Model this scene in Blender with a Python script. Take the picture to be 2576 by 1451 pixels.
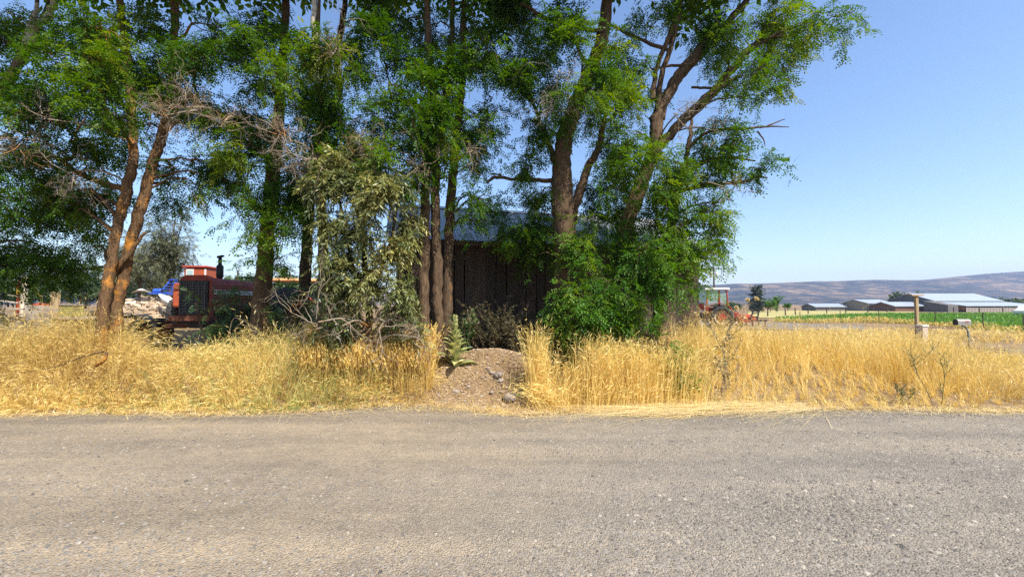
import bpy, bmesh, math, random
import numpy as np
from mathutils import Vector, Matrix

for o in list(bpy.data.objects): bpy.data.objects.remove(o)
scene = bpy.context.scene
COL = scene.collection

# ------------------------------------------------------------------ camera, sky, sun, exposure
F = 1073.0                      # focal length in units of a 2576-wide frame (15 mm on 36 mm)
CX, CY, HZ, CAMZ = 1288.0, 725.5, 766.0, 1.6
PITCH = math.atan((HZ - CY) / F)
cam = bpy.data.cameras.new('camera'); cam.lens = 36.0 * F / 2576.0; cam.sensor_width = 36.0
cam.clip_start = 0.05; cam.clip_end = 9000
camo = bpy.data.objects.new('camera', cam); COL.objects.link(camo)
camo.location = (0, 0, CAMZ); camo.rotation_euler = (math.pi / 2 + PITCH, 0, 0)
scene.camera = camo

SUN = Vector((0.56, -0.60, 1.02)).normalized()
SUN_EL = math.asin(SUN.z); SUN_AZ = math.atan2(SUN.x, SUN.y)
world = bpy.data.worlds.new('World'); scene.world = world; world.use_nodes = True
wn = world.node_tree; wn.nodes.clear()
sky = wn.nodes.new('ShaderNodeTexSky'); sky.sky_type = 'NISHITA'; sky.sun_disc = False
sky.sun_elevation = SUN_EL; sky.sun_rotation = SUN_AZ
sky.air_density = 1.0; sky.dust_density = 1.0; sky.ozone_density = 1.6; sky.altitude = 0
bg = wn.nodes.new('ShaderNodeBackground'); bg.inputs['Strength'].default_value = 0.126
wo = wn.nodes.new('ShaderNodeOutputWorld')
hsv = wn.nodes.new('ShaderNodeHueSaturation'); hsv.inputs['Saturation'].default_value = 1.12; hsv.inputs['Hue'].default_value = .502
wn.links.new(sky.outputs[0], hsv.inputs['Color']); wn.links.new(hsv.outputs[0], bg.inputs[0]); wn.links.new(bg.outputs[0], wo.inputs[0])
sl = bpy.data.lights.new('sun', 'SUN'); sl.energy = 5.0; sl.angle = math.radians(0.53); sl.color = (1.0, 0.94, 0.85)
so = bpy.data.objects.new('sun', sl); COL.objects.link(so)
so.rotation_euler = SUN.to_track_quat('Z', 'Y').to_euler(); so.location = (20, -20, 30)
vs = scene.view_settings; vs.view_transform = 'Standard'; vs.look = 'None'; vs.exposure = 0.98; vs.gamma = 1.0; vs.use_curve_mapping = False
cy = scene.cycles
cy.max_bounces = 6; cy.diffuse_bounces = 3; cy.glossy_bounces = 2; cy.transmission_bounces = 4; cy.transparent_max_bounces = 8
cy.volume_bounces = 0; cy.caustics_reflective = False; cy.caustics_refractive = False
cy.use_denoising = False
try: cy.denoiser = 'OPENIMAGEDENOISE'; cy.denoising_prefilter = 'ACCURATE'
except Exception: pass
cy.sample_clamp_indirect = 6.0

# ------------------------------------------------------------------ helpers
RNG = np.random.default_rng(7); random.seed(7)
PXM = lambda Y: F / Y           # frame units per metre at depth Y
def P(px, py, Y):
    xc = (px - CX) / F; yc = (CY - py) / F
    c, s = math.cos(PITCH), math.sin(PITCH)
    k = Y / (c - s * yc)
    return np.array((xc * k, Y, CAMZ + (s + c * yc) * k))
def GY(py): return CAMZ * F / (py - HZ)          # depth of flat ground seen at height py
def G(px, py):
    Y = GY(py); return np.array(((px - CX) / F * Y, Y, 0.0))
def sst(a, b, x):
    t = np.clip((np.asarray(x, float) - a) / (b - a), 0, 1); return t * t * (3 - 2 * t)
def wav(x, y, k, sd):
    r = np.random.default_rng(sd); out = 0
    for i in range(5):
        a = r.uniform(0, 6.28); f = k * r.uniform(.5, 1.6); out = out + np.sin(f * (x * math.cos(a) + y * math.sin(a)) + r.uniform(0, 6.28))
    return out / 5
EDGE = np.array([(-900, 1052), (0, 1046), (250, 1040), (500, 1046), (700, 1040), (900, 1027), (1000, 1021), (1100, 1022), (1200, 1034), (1320, 1046), (1450, 1040),
                 (1550, 1046), (1700, 1050), (1800, 1038), (2000, 1028), (2200, 1036), (2576, 1036), (3400, 1040)], float)
EX = np.array([G(a, b)[0] for a, b in EDGE]); EY = np.array([G(a, b)[1] for a, b in EDGE])
def edge_y(x): x = np.asarray(x, float); return np.interp(x, EX, EY) + 0.10 * wav(x, 0 * x, 2.6, 3) + 0.05 * wav(x, 0 * x, 9.0, 4)
def hgt(x, y):
    x = np.asarray(x, float); y = np.asarray(y, float)
    bank = 0.5 * sst(6.8, 8.3, y) * (1 - sst(4.8, 9.0, x))
    q = x / np.maximum(y, 1)
    rise = 0.037 * np.clip(y - 11, 0, 16) * (1 - sst(-.74, -.62, q)) * sst(5, 11, y)
    berm = 0.25 * np.exp(-((x + .45) / 1.05) ** 2 - ((y - 8.15) / .62) ** 2)
    micro = 0.035 * wav(x, y, 2.2, 11) * sst(6.6, 7.6, y) + (.05 * wav(x, y, 6.5, 12) + .03 * wav(x, y, 14, 13)) * np.exp(-((x + .45) / 1.1) ** 4 - ((y - 7.7) / 1.0) ** 4)
    return bank + rise + berm + micro
def tag(o, label=None, cat=None, group=None, kind=None):
    if label: o['label'] = label
    if cat: o['category'] = cat
    if group: o['group'] = group
    if kind: o['kind'] = kind
    return o
def empty(name, loc, rz=0, label=None, cat=None, group=None):
    o = bpy.data.objects.new(name, None); COL.objects.link(o); o.location = tuple(loc); o.rotation_euler = (0, 0, rz)
    o.empty_display_size = 0.2
    return tag(o, label, cat, group)
def link(name, me, parent=None, loc=None, rot=None, scale=None):
    o = bpy.data.objects.new(name, me); COL.objects.link(o)
    if parent is not None: o.parent = parent
    if loc is not None: o.location = tuple(loc)
    if rot is not None: o.rotation_euler = rot
    if scale is not None: o.scale = scale
    return o
def np_mesh(name, verts, quads, mat, rnd=None, smooth=False):
    me = bpy.data.meshes.new(name); verts = np.asarray(verts, np.float32); quads = np.asarray(quads, np.int32)
    k = quads.shape[1]
    me.vertices.add(len(verts)); me.vertices.foreach_set('co', verts.ravel())
    me.loops.add(quads.size); me.loops.foreach_set('vertex_index', quads.ravel())
    me.polygons.add(len(quads)); me.polygons.foreach_set('loop_start', np.arange(0, quads.size, k, dtype=np.int32))
    me.update(calc_edges=True)
    if smooth: me.polygons.foreach_set('use_smooth', np.ones(len(quads), bool))
    if rnd is not None:
        a = me.attributes.new('rnd', 'FLOAT', 'FACE'); a.data.foreach_set('value', np.asarray(rnd, np.float32))
    me.materials.append(mat); return me
class MB:
    def __init__(s): s.v = []; s.f = []
    def add(s, v, f):
        n = len(s.v); s.v += [tuple(p) for p in v]; s.f += [tuple(i + n for i in q) for q in f]; return s
    def box(s, c, d, rot=None, taper=1.0):
        x, y, z = [k / 2 for k in d]
        v = [Vector(((a * x) * (taper if e > 0 else 1), (b * y) * (taper if e > 0 else 1), e * z)) for e in (-1, 1) for a, b in ((-1, -1), (1, -1), (1, 1), (-1, 1))]
        if rot is not None:
            R = rot if isinstance(rot, Matrix) else Matrix.Rotation(rot, 3, 'Z')
            v = [R @ p for p in v]
        c = Vector(c)
        return s.add([p + c for p in v], [(3, 2, 1, 0), (4, 5, 6, 7), (0, 1, 5, 4), (1, 2, 6, 5), (2, 3, 7, 6), (3, 0, 4, 7)])
    def bar(s, a, b, w, h=None):
        a = Vector(a); b = Vector(b); d = b - a; q = d.to_track_quat('Z', 'Y').to_matrix()
        return s.box((a + b) / 2, (w, h or w, d.length), q)
    def tube(s, pts, rad, n=8, caps=True):
        v, f = tube_np(np.array([tuple(p) for p in pts], float), np.asarray(rad, float) if np.ndim(rad) else np.full(len(pts), rad), n)
        s.add(v, f)
        if caps:
            m = len(s.v); s.f.append(tuple(range(m - len(v), m - len(v) + n))[::-1]); s.f.append(tuple(range(m - n, m)))
        return s
    def lathe(s, prof, n=20, axis='Z', c=(0, 0, 0), closed=False):
        v = []; f = []; m = len(prof)
        for i in range(n):
            a = 6.28318 * i / n
            for r, z in prof:
                p = (r * math.cos(a), r * math.sin(a), z)
                if axis == 'X': p = (z, r * math.cos(a), r * math.sin(a))
                if axis == 'Y': p = (r * math.cos(a), z, r * math.sin(a))
                v.append((p[0] + c[0], p[1] + c[1], p[2] + c[2]))
        for i in range(n):
            j = (i + 1) % n
            for k in range(m if closed else m - 1):
                l = (k + 1) % m
                f.append((i * m + k, j * m + k, j * m + l, i * m + l))
        return s.add(v, f)
    def prism(s, poly, y0, y1, axis='Y'):
        n = len(poly)
        def pt(a, b, d): return (a, d, b) if axis == 'Y' else ((d, a, b) if axis == 'X' else (a, b, d))
        v = [pt(a, b, y0) for a, b in poly] + [pt(a, b, y1) for a, b in poly]
        return s.add(v, [tuple(range(n))[::-1], tuple(range(n, 2 * n))] + [(i, (i + 1) % n, n + (i + 1) % n, n + i) for i in range(n)])
    def mesh(s, name, mat, smooth=False):
        me = bpy.data.meshes.new(name); me.from_pydata(s.v, [], s.f)
        if smooth: me.polygons.foreach_set('use_smooth', [True] * len(s.f))
        me.materials.append(mat); me.update(); return me
    def build(s, name, mat, parent=None, smooth=False, off=None, bevel=0):
        if off is not None: s.v = [(a - off[0], b - off[1], c - off[2]) for a, b, c in s.v]
        o = link(name, s.mesh(name, mat, smooth), parent)
        if bevel:
            m = o.modifiers.new('bevel', 'BEVEL'); m.width = bevel; m.segments = 2; m.limit_method = 'ANGLE'
        return o
def tube_np(pts, rad, n=8, ridge=0.0, sd=0):
    pts = np.asarray(pts, float); m = len(pts)
    t = np.gradient(pts, axis=0); t /= np.maximum(np.linalg.norm(t, axis=1, keepdims=True), 1e-9)
    ref = np.array((1.0, 0.13, 0.07)); 
    if abs(t[0] @ ref) > .9: ref = np.array((0.05, 1.0, 0.1))
    U = []; u = ref - t[0] * (ref @ t[0]); u /= np.linalg.norm(u)
    for i in range(m):
        u = u - t[i] * (u @ t[i]); u /= max(np.linalg.norm(u), 1e-9); U.append(u)
    U = np.array(U); W = np.cross(t, U)
    a = np.linspace(0, 2 * np.pi, n, endpoint=False)
    R = np.asarray(rad, float)[:, None] * np.ones((1, n))
    if ridge:
        L = np.concatenate([[0], np.cumsum(np.linalg.norm(np.diff(pts, axis=0), axis=1))])[:, None]
        k = n // 3
        w = np.abs(np.sin(k * .5 * a[None] + 1.3 * np.sin(L * 2.3 + sd) + .9 * np.sin(L * 5.1 + 2 * a[None] + sd)))
        R = R * (1 + ridge * (w - .5) + .06 * np.sin(L * 3 + a[None] * 2 + sd))
    v = pts[:, None] + R[..., None] * (np.cos(a)[None, :, None] * U[:, None] + np.sin(a)[None, :, None] * W[:, None])
    i = np.arange(m - 1)[:, None] * n; j = np.arange(n)[None]; j2 = (j + 1) % n
    q = np.stack([i + j, i + j2, i + n + j2, i + n + j], -1).reshape(-1, 4)
    return v.reshape(-1, 3), q
def catmull(pts, k=6):
    p = np.asarray(pts, float); q = np.vstack([2 * p[0] - p[1], p, 2 * p[-1] - p[-2]]); out = []
    for i in range(1, len(q) - 2):
        for t in np.linspace(0, 1, k, endpoint=False):
            out.append(.5 * ((2 * q[i]) + (-q[i - 1] + q[i + 1]) * t + (2 * q[i - 1] - 5 * q[i] + 4 * q[i + 1] - q[i + 2]) * t * t + (-q[i - 1] + 3 * q[i] - 3 * q[i + 1] + q[i + 2]) * t ** 3))
    out.append(p[-1]); return np.array(out)
class NM:                                   # numpy quad collector
    def __init__(s): s.v = []; s.q = []; s.r = []; s.n = 0
    def add(s, v, q, r=0.5):
        v = np.asarray(v).reshape(-1, 3); q = np.asarray(q); s.v.append(v); s.q.append(q + s.n); s.n += len(v)
        s.r.append(np.broadcast_to(np.asarray(r, float), (len(q),)))
    def tube(s, pts, rad, n=6, ridge=0, sd=0, r=.5):
        v, q = tube_np(pts, rad, n, ridge, sd); s.add(v, q, r)
    def mesh(s, name, mat, off=(0, 0, 0), smooth=False):
        return np_mesh(name, np.vstack(s.v) - np.asarray(off), np.vstack(s.q), mat, np.concatenate(s.r), smooth)
def norm(a): return a / np.maximum(np.linalg.norm(a, axis=-1, keepdims=True), 1e-9)

# ------------------------------------------------------------------ materials
def nt(name):
    m = bpy.data.materials.new(name); m.use_nodes = True; m.node_tree.nodes.clear(); return m, m.node_tree
def node(t, kind, **kw):
    n = t.nodes.new(kind)
    for k, v in kw.items():
        if k in n.inputs: n.inputs[k].default_value = v
        else: setattr(n, k, v)
    return n
def ramp(t, stops):
    r = t.nodes.new('ShaderNodeValToRGB'); e = r.color_ramp.elements
    while len(e) > 1: e.remove(e[-1])
    e[0].position = stops[0][0]; e[0].color = (*stops[0][1], 1)
    for p, c in stops[1:]:
        x = e.new(p); x.color = (*c, 1)
    return r
def leaf_mat(name, stops, trans=0.35, gloss=0.05):
    m, t = nt(name); L = t.links.new
    at = node(t, 'ShaderNodeAttribute', attribute_name='rnd'); r = ramp(t, stops); L(at.outputs['Fac'], r.inputs[0])
    d = node(t, 'ShaderNodeBsdfDiffuse'); tr = node(t, 'ShaderNodeBsdfTranslucent'); g = node(t, 'ShaderNodeBsdfGlossy', Roughness=.45)
    g.inputs['Color'].default_value = (.9, .95, 1, 1)
    hs = node(t, 'ShaderNodeHueSaturation', Hue=.485, Saturation=1.15, Value=1.25); L(r.outputs[0], hs.inputs['Color'])
    L(r.outputs[0], d.inputs[0]); L(hs.outputs[0], tr.inputs[0])
    a = node(t, 'ShaderNodeMixShader', Fac=trans); L(d.outputs[0], a.inputs[1]); L(tr.outputs[0], a.inputs[2])
    b = node(t, 'ShaderNodeMixShader', Fac=gloss); L(a.outputs[0], b.inputs[1]); L(g.outputs[0], b.inputs[2])
    o = node(t, 'ShaderNodeOutputMaterial'); L(b.outputs[0], o.inputs[0]); return m
def M(name, c1, c2=None, scale=6.0, rough=.7, metal=0.0, bump=0.0, stretch=(1, 1, 1), c3=None, spots=.62, detail=6, rand=0.0, bscale=None, coat=0):
    """noise-blended surface: c1/c2 blend, c3 = patches (rust, lichen, stain)"""
    m, t = nt(name); L = t.links.new
    tc = node(t, 'ShaderNodeTexCoord'); mp = node(t, 'ShaderNodeMapping', Scale=stretch); L(tc.outputs['Object'], mp.inputs[0])
    vec = mp.outputs[0]
    oi = node(t, 'ShaderNodeObjectInfo')
    ad = node(t, 'ShaderNodeVectorMath', operation='MULTIPLY_ADD'); ad.inputs[1].default_value = (37, 91, 53)
    cr = node(t, 'ShaderNodeCombineXYZ')
    for i in range(3): L(oi.outputs['Random'], cr.inputs[i])
    L(cr.outputs[0], ad.inputs[0]); L(vec, ad.inputs[2]); vec = ad.outputs[0]
    n1 = node(t, 'ShaderNodeTexNoise', Scale=scale, Detail=detail, Roughness=.65); L(vec, n1.inputs['Vector'])
    c2 = c2 or tuple(k * .7 for k in c1)
    r = ramp(t, [(.32, c2), (.68, c1)]); L(n1.outputs['Fac'], r.inputs[0]); col = r.outputs[0]
    if c3:
        n2 = node(t, 'ShaderNodeTexNoise', Scale=scale * .45, Detail=8, Roughness=.7); L(vec, n2.inputs['Vector'])
        r2 = ramp(t, [(spots, (0, 0, 0)), (spots + .08, (1, 1, 1))]); L(n2.outputs['Fac'], r2.inputs[0])
        mx = node(t, 'ShaderNodeMixRGB'); mx.inputs[2].default_value = (*c3, 1); L(r2.outputs[0], mx.inputs[0]); L(col, mx.inputs[1]); col = mx.outputs[0]
    if rand:
        mr = node(t, 'ShaderNodeMapRange'); mr.inputs[3].default_value = 1 - rand; mr.inputs[4].default_value = 1 + rand; L(oi.outputs['Random'], mr.inputs[0])
        hs = node(t, 'ShaderNodeHueSaturation'); L(mr.outputs[0], hs.inputs['Value']); L(col, hs.inputs['Color']); col = hs.outputs[0]
    b = node(t, 'ShaderNodeBsdfPrincipled', Roughness=rough, Metallic=metal)
    if coat: b.inputs['Coat Weight'].default_value = coat
    b.inputs['Specular IOR Level'].default_value = .35
    L(col, b.inputs['Base Color'])
    if bump:
        n3 = node(t, 'ShaderNodeTexNoise', Scale=bscale or scale * 3, Detail=8, Roughness=.7); L(vec, n3.inputs['Vector'])
        bp = node(t, 'ShaderNodeBump', Strength=bump, Distance=.02); L(n3.outputs['Fac'], bp.inputs['Height']); L(bp.outputs[0], b.inputs['Normal'])
    o = node(t, 'ShaderNodeOutputMaterial'); L(b.outputs[0], o.inputs[0]); return m
def ground_mat(name, cols, stone=None, big=.35, bump=.6, tan=None, fine=5.0, bands=False):
    """earth/gravel: layered noise in world metres with stone-size voronoi cells"""
    m, t = nt(name); L = t.links.new
    geo = node(t, 'ShaderNodeNewGeometry'); vec = geo.outputs['Position']
    mp = node(t, 'ShaderNodeMapping', Scale=(.22, 1.0, 1)); L(vec, mp.inputs[0])
    n0 = node(t, 'ShaderNodeTexNoise', Scale=big, Detail=5, Roughness=.6, Distortion=.4); L(mp.outputs[0], n0.inputs['Vector'])
    n1 = node(t, 'ShaderNodeTexNoise', Scale=fine, Detail=8, Roughness=.75); L(vec if fine > 1 else mp.outputs[0], n1.inputs['Vector'])
    r0 = ramp(t, cols); 
    mth = node(t, 'ShaderNodeMath', operation='MULTIPLY_ADD'); mth.inputs[1].default_value = .45; L(n1.outputs['Fac'], mth.inputs[0])
    m2 = node(t, 'ShaderNodeMath', operation='MULTIPLY'); m2.inputs[1].default_value = .62; L(n0.outputs['Fac'], m2.inputs[0]); L(m2.outputs[0], mth.inputs[2])
    L(mth.outputs[0], r0.inputs[0]); col = r0.outputs[0]
    if bands:                                # wheel tracks: swept fine strips and loose stony strips along the road
        mb2 = node(t, 'ShaderNodeMapping', Scale=(.035, 1.0, 1)); L(vec, mb2.inputs[0]); nb2 = node(t, 'ShaderNodeTexNoise', Scale=1.7, Detail=5, Roughness=.62, Distortion=.25); L(mb2.outputs[0], nb2.inputs['Vector'])
        rb = ramp(t, [(.36, (.84, .84, .85)), (.5, (1, 1, 1)), (.62, (1.12, 1.1, 1.07))]); L(nb2.outputs['Fac'], rb.inputs[0])
        mxb = node(t, 'ShaderNodeMixRGB', blend_type='MULTIPLY'); mxb.inputs[0].default_value = 1; L(col, mxb.inputs[1]); L(rb.outputs[0], mxb.inputs[2]); col = mxb.outputs[0]
    if bands:                                # wheel tracks packed smooth and pale, loose darker stone between and at the far edge
        spy = node(t, 'ShaderNodeSeparateXYZ'); L(vec, spy.inputs[0]); nw = node(t, 'ShaderNodeTexNoise', Scale=.35, Detail=4); L(vec, nw.inputs['Vector'])
        my = node(t, 'ShaderNodeMath', operation='MULTIPLY_ADD'); my.inputs[1].default_value = 1.1; L(nw.outputs['Fac'], my.inputs[0]); L(spy.outputs[1], my.inputs[2])
        ry = node(t, 'ShaderNodeMapRange'); ry.inputs[1].default_value = .55; ry.inputs[2].default_value = 7.55; L(my.outputs[0], ry.inputs[0])
        rp = ramp(t, [(.0, (1, 1, 1)), (.36, (1, .99, .97)), (.45, (1.08, 1.07, 1.04)), (.53, (.93, .93, .94)), (.62, (.95, .95, .95)), (.70, (1.1, 1.08, 1.04)), (.78, (1.04, 1.02, .98)), (.85, (.88, .87, .86)), (.92, (.84, .82, .80))]); L(ry.outputs[0], rp.inputs[0])
        mxy = node(t, 'ShaderNodeMixRGB', blend_type='MULTIPLY'); mxy.inputs[0].default_value = 1; L(col, mxy.inputs[1]); L(rp.outputs[0], mxy.inputs[2]); col = mxy.outputs[0]
    if tan:                                  # finer tan dust on one stretch of the road, bare grey stone on the other
        sp = node(t, 'ShaderNodeSeparateXYZ'); L(vec, sp.inputs[0]); nb = node(t, 'ShaderNodeTexNoise', Scale=.5, Detail=4); L(mp.outputs[0], nb.inputs['Vector'])
        ma = node(t, 'ShaderNodeMath', operation='MULTIPLY_ADD'); ma.inputs[1].default_value = 7.0; L(nb.outputs['Fac'], ma.inputs[0]); L(sp.outputs[0], ma.inputs[2])
        mr = node(t, 'ShaderNodeMapRange', interpolation_type='SMOOTHSTEP'); mr.inputs[1].default_value = 6.0; mr.inputs[2].default_value = 1.5; L(ma.outputs[0], mr.inputs[0])
        mt = node(t, 'ShaderNodeMixRGB', blend_type='MULTIPLY'); mt.inputs[2].default_value = (*tan, 1); L(mr.outputs[0], mt.inputs[0]); L(col, mt.inputs[1]); col = mt.outputs[0]
    b = node(t, 'ShaderNodeBsdfPrincipled', Roughness=.92); b.inputs['Specular IOR Level'].default_value = .2
    hgt_in = n1.outputs['Fac']
    if stone:
        v1 = node(t, 'ShaderNodeTexVoronoi', Scale=stone, Randomness=1.0); L(vec, v1.inputs['Vector'])
        v2 = node(t, 'ShaderNodeTexVoronoi', Scale=stone * .45, Randomness=1.0); L(vec, v2.inputs['Vector'])
        rr = ramp(t, [(0.0, (.62, .61, .6)), (.5, (.95, .95, .95)), (1, (1.35, 1.32, 1.25))]); 
        sx = node(t, 'ShaderNodeSeparateColor'); L(v1.outputs['Color'], sx.inputs[0]); L(sx.outputs[0], rr.inputs[0])
        mm = node(t, 'ShaderNodeMixRGB', blend_type='MULTIPLY'); mm.inputs[0].default_value = .55; L(col, mm.inputs[1]); L(rr.outputs[0], mm.inputs[2]); col = mm.outputs[0]
        s2 = node(t, 'ShaderNodeSeparateColor'); L(v2.outputs['Color'], s2.inputs[0])
        k1 = node(t, 'ShaderNodeMath', operation='MULTIPLY'); L(v2.outputs['Distance'], k1.inputs[0]); L(s2.outputs[1], k1.inputs[1])
        k2 = node(t, 'ShaderNodeMath', operation='ADD'); L(v1.outputs['Distance'], k2.inputs[0]); L(k1.outputs[0], k2.inputs[1])
        k3 = node(t, 'ShaderNodeMath', operation='MULTIPLY'); k3.inputs[1].default_value = -1; L(k2.outputs[0], k3.inputs[0]); hgt_in = k3.outputs[0]
    bp = node(t, 'ShaderNodeBump', Strength=bump, Distance=.02); L(hgt_in, bp.inputs['Height']); L(bp.outputs[0], b.inputs['Normal'])
    L(col, b.inputs['Base Color'])
    o = node(t, 'ShaderNodeOutputMaterial'); L(b.outputs[0], o.inputs[0]); return m
def bark_mat(name, dark, light, lichen=None, amount=.6, rough_scale=1.0):
    m, t = nt(name); L = t.links.new
    geo = node(t, 'ShaderNodeNewGeometry'); mp = node(t, 'ShaderNodeMapping', Scale=(14, 14, 2.6)); L(geo.outputs['Position'], mp.inputs[0])
    n1 = node(t, 'ShaderNodeTexNoise', Scale=1.6 * rough_scale, Detail=7, Roughness=.7, Distortion=1.2); L(mp.outputs[0], n1.inputs['Vector'])
    v = node(t, 'ShaderNodeTexVoronoi', Scale=1.1 * rough_scale, feature='DISTANCE_TO_EDGE'); L(mp.outputs[0], v.inputs['Vector'])
    r = ramp(t, [(.3, dark), (.62, light)]); L(n1.outputs['Fac'], r.inputs[0]); col = r.outputs[0]
    if lichen:
        n2 = node(t, 'ShaderNodeTexNoise', Scale=1.3, Detail=8, Roughness=.72); L(geo.outputs['Position'], n2.inputs['Vector'])
        r2 = ramp(t, [(amount, (0, 0, 0)), (amount + .1, (1, 1, 1))]); L(n2.outputs['Fac'], r2.inputs[0])
        mx = node(t, 'ShaderNodeMixRGB'); mx.inputs[2].default_value = (*lichen, 1); L(r2.outputs[0], mx.inputs[0]); L(col, mx.inputs[1]); col = mx.outputs[0]
    b = node(t, 'ShaderNodeBsdfPrincipled', Roughness=.9); b.inputs['Specular IOR Level'].default_value = .15; L(col, b.inputs['Base Color'])
    ad = node(t, 'ShaderNodeMath', operation='ADD'); L(n1.outputs['Fac'], ad.inputs[0]); L(v.outputs['Distance'], ad.inputs[1])
    bp = node(t, 'ShaderNodeBump', Strength=.9, Distance=.03); L(ad.outputs[0], bp.inputs['Height']); L(bp.outputs[0], b.inputs['Normal'])
    o = node(t, 'ShaderNodeOutputMaterial'); L(b.outputs[0], o.inputs[0]); return m

LOCUST = leaf_mat('locust_leaf', [(0, (.022, .062, .007)), (.35, (.046, .118, .010)), (.7, (.095, .18, .016)), (1, (.19, .235, .03))], .48, .006)
SAPL = leaf_mat('sapling_leaf', [(0, (.035, .10, .012)), (.5, (.075, .18, .02)), (1, (.17, .26, .03))], .42, .008)
OLIVE = leaf_mat('olive_leaf', [(0, (.055, .085, .03)), (.45, (.12, .15, .05)), (.8, (.27, .27, .085)), (1, (.46, .41, .13))], .32, .03)
FARLEAF = leaf_mat('distant_leaf', [(0, (.03, .06, .02)), (.5, (.06, .10, .03)), (1, (.11, .15, .05))], .3, .03)
WISPY = leaf_mat('grey_green_leaf', [(0, (.07, .085, .045)), (.5, (.12, .13, .06)), (1, (.2, .2, .1))], .3, .03)
PINE = leaf_mat('pine_needle', [(0, (.02, .035, .02)), (1, (.05, .07, .035))], .15, .03)
GRASS = leaf_mat('dry_grass', [(0, (.30, .19, .065)), (.2, (.51, .36, .115)), (.5, (.70, .53, .165)), (.84, (.84, .68, .26)), (.9, (.44, .42, .13)), (1, (.22, .27, .07))], .40, .03)
STRAW = leaf_mat('pale_straw', [(0, (.55, .41, .18)), (1, (.82, .68, .36))], .15, .03)
CROP = leaf_mat('green_crop', [(0, (.07, .16, .018)), (.6, (.12, .25, .028)), (1, (.2, .30, .05))], .35, .03)
WEED = leaf_mat('weed_leaf', [(0, (.06, .075, .03)), (.5, (.11, .10, .045)), (1, (.2, .15, .08))], .3, .03)
GREENW = leaf_mat('green_weed_leaf', [(0, (.03, .075, .02)), (1, (.1, .17, .04))], .35, .05)
MULL = leaf_mat('mullein_leaf', [(0, (.26, .30, .11)), (1, (.50, .50, .22))], .3, .03)
BARK = bark_mat('locust_bark', (.026, .016, .010), (.135, .088, .052), (.30, .14, .035), .64)
BARKL = bark_mat('lichened_bark', (.035, .02, .011), (.17, .10, .05), (.46, .20, .035), .51)
BARKD = bark_mat('dark_bark', (.025, .018, .013), (.10, .07, .048), (.25, .13, .04), .66)
DEAD = bark_mat('bleached_wood', (.22, .18, .14), (.46, .41, .34), (.40, .20, .06), .62)
TWIG = bark_mat('pale_twig', (.15, .12, .085), (.33, .27, .20), (.36, .17, .045), .53)
ROAD = ground_mat('road_gravel', [(.38, (.158, .142, .122)), (.5, (.215, .191, .160)), (.6, (.262, .23, .188)), (.72, (.325, .28, .222))], stone=85, big=.75, bump=.7, tan=(1.14, 1.06, .94), bands=True)
SOIL = ground_mat('dry_soil', [(.36, (.085, .052, .028)), (.5, (.18, .118, .063)), (.64, (.28, .195, .105)), (.78, (.38, .28, .155))], stone=40, big=.5, bump=.8)
FIELD = ground_mat('field_green', [(.38, (.07, .15, .018)), (.55, (.11, .22, .028)), (.75, (.16, .26, .04))], big=.12, bump=.4)
def hill_mat():
    m, t = nt('sagebrush_hill'); L = t.links.new; geo = node(t, 'ShaderNodeNewGeometry')
    def nz(sc, k, d): mp = node(t, 'ShaderNodeMapping', Scale=sc); L(geo.outputs['Position'], mp.inputs[0]); n = node(t, 'ShaderNodeTexNoise', Scale=k, Detail=d, Roughness=.7, Distortion=.3); L(mp.outputs[0], n.inputs['Vector']); return n.outputs['Fac']
    a = nz((.022, .008, .13), 1.0, 10); b = nz((.0022, .001, .012), 1.0, 4)
    ad = node(t, 'ShaderNodeMath', operation='MULTIPLY_ADD'); ad.inputs[1].default_value = .7; L(b, ad.inputs[0]); L(a, ad.inputs[2])
    r = ramp(t, [(.68, (.012, .02, .022)), (.79, (.03, .036, .032)), (.86, (.07, .058, .042)), (.93, (.15, .105, .065)), (1, (.22, .165, .10))]); L(ad.outputs[0], r.inputs[0])
    d = node(t, 'ShaderNodeBsdfDiffuse'); L(r.outputs[0], d.inputs[0]); o = node(t, 'ShaderNodeOutputMaterial'); L(d.outputs[0], o.inputs[0]); return m
HILL = hill_mat()
STONE = M('field_stone', (.30, .25, .2), (.19, .155, .125), 4, .9, 0, .5, rand=.25)
PEBBLE = leaf_mat('loose_gravel', [(0, (.07, .065, .06)), (.5, (.18, .165, .145)), (.85, (.25, .225, .19)), (1, (.33, .295, .245))], 0.0, .01)
PLANK = M('weathered_plank', (.075, .050, .035), (.026, .019, .015), 5, .9, 0, .7, (5, 5, .45), (.15, .09, .052), .62, rand=.35)
GREYWOOD = M('grey_board', (.34, .29, .23), (.17, .14, .11), 5, .9, 0, .6, (1, 5, 5), rand=.25)
TIN = M('galvanised_sheet', (.52, .53, .53), (.34, .36, .37), 1.3, .5, .45, .05, (1, 1, 1), (.30, .19, .12), .66, rand=.1)
DARK = M('black_rubber', (.028, .027, .026), (.016, .016, .016), 8, .85, 0, .3)
RUBBER = M('dusty_tyre', (.06, .057, .052), (.03, .029, .028), 6, .9, 0, .3, c3=(.16, .13, .1), spots=.6)
RED = M('faded_red_paint', (.40, .05, .025), (.28, .04, .024), 5, .5, 0, .05, c3=(.25, .08, .04), spots=.63)
ORANGE = M('orange_paint', (.40, .08, .028), (.27, .06, .024), 4, .5, 0, .05, c3=(.3, .1, .05), spots=.62)
RUST = M('rusty_steel', (.20, .075, .04), (.09, .04, .028), 7, .85, .2, .4)
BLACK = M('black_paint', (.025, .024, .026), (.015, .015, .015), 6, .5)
WHITE = M('chalky_white', (.68, .66, .6), (.5, .48, .44), 5, .7)
CREAM = M('cream_paint', (.62, .52, .36), (.5, .42, .3), 6, .75)
PINK = M('faded_red_sheet', (.62, .18, .14), (.5, .12, .09), 4, .7, c3=(.6, .32, .26), spots=.55)
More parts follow.
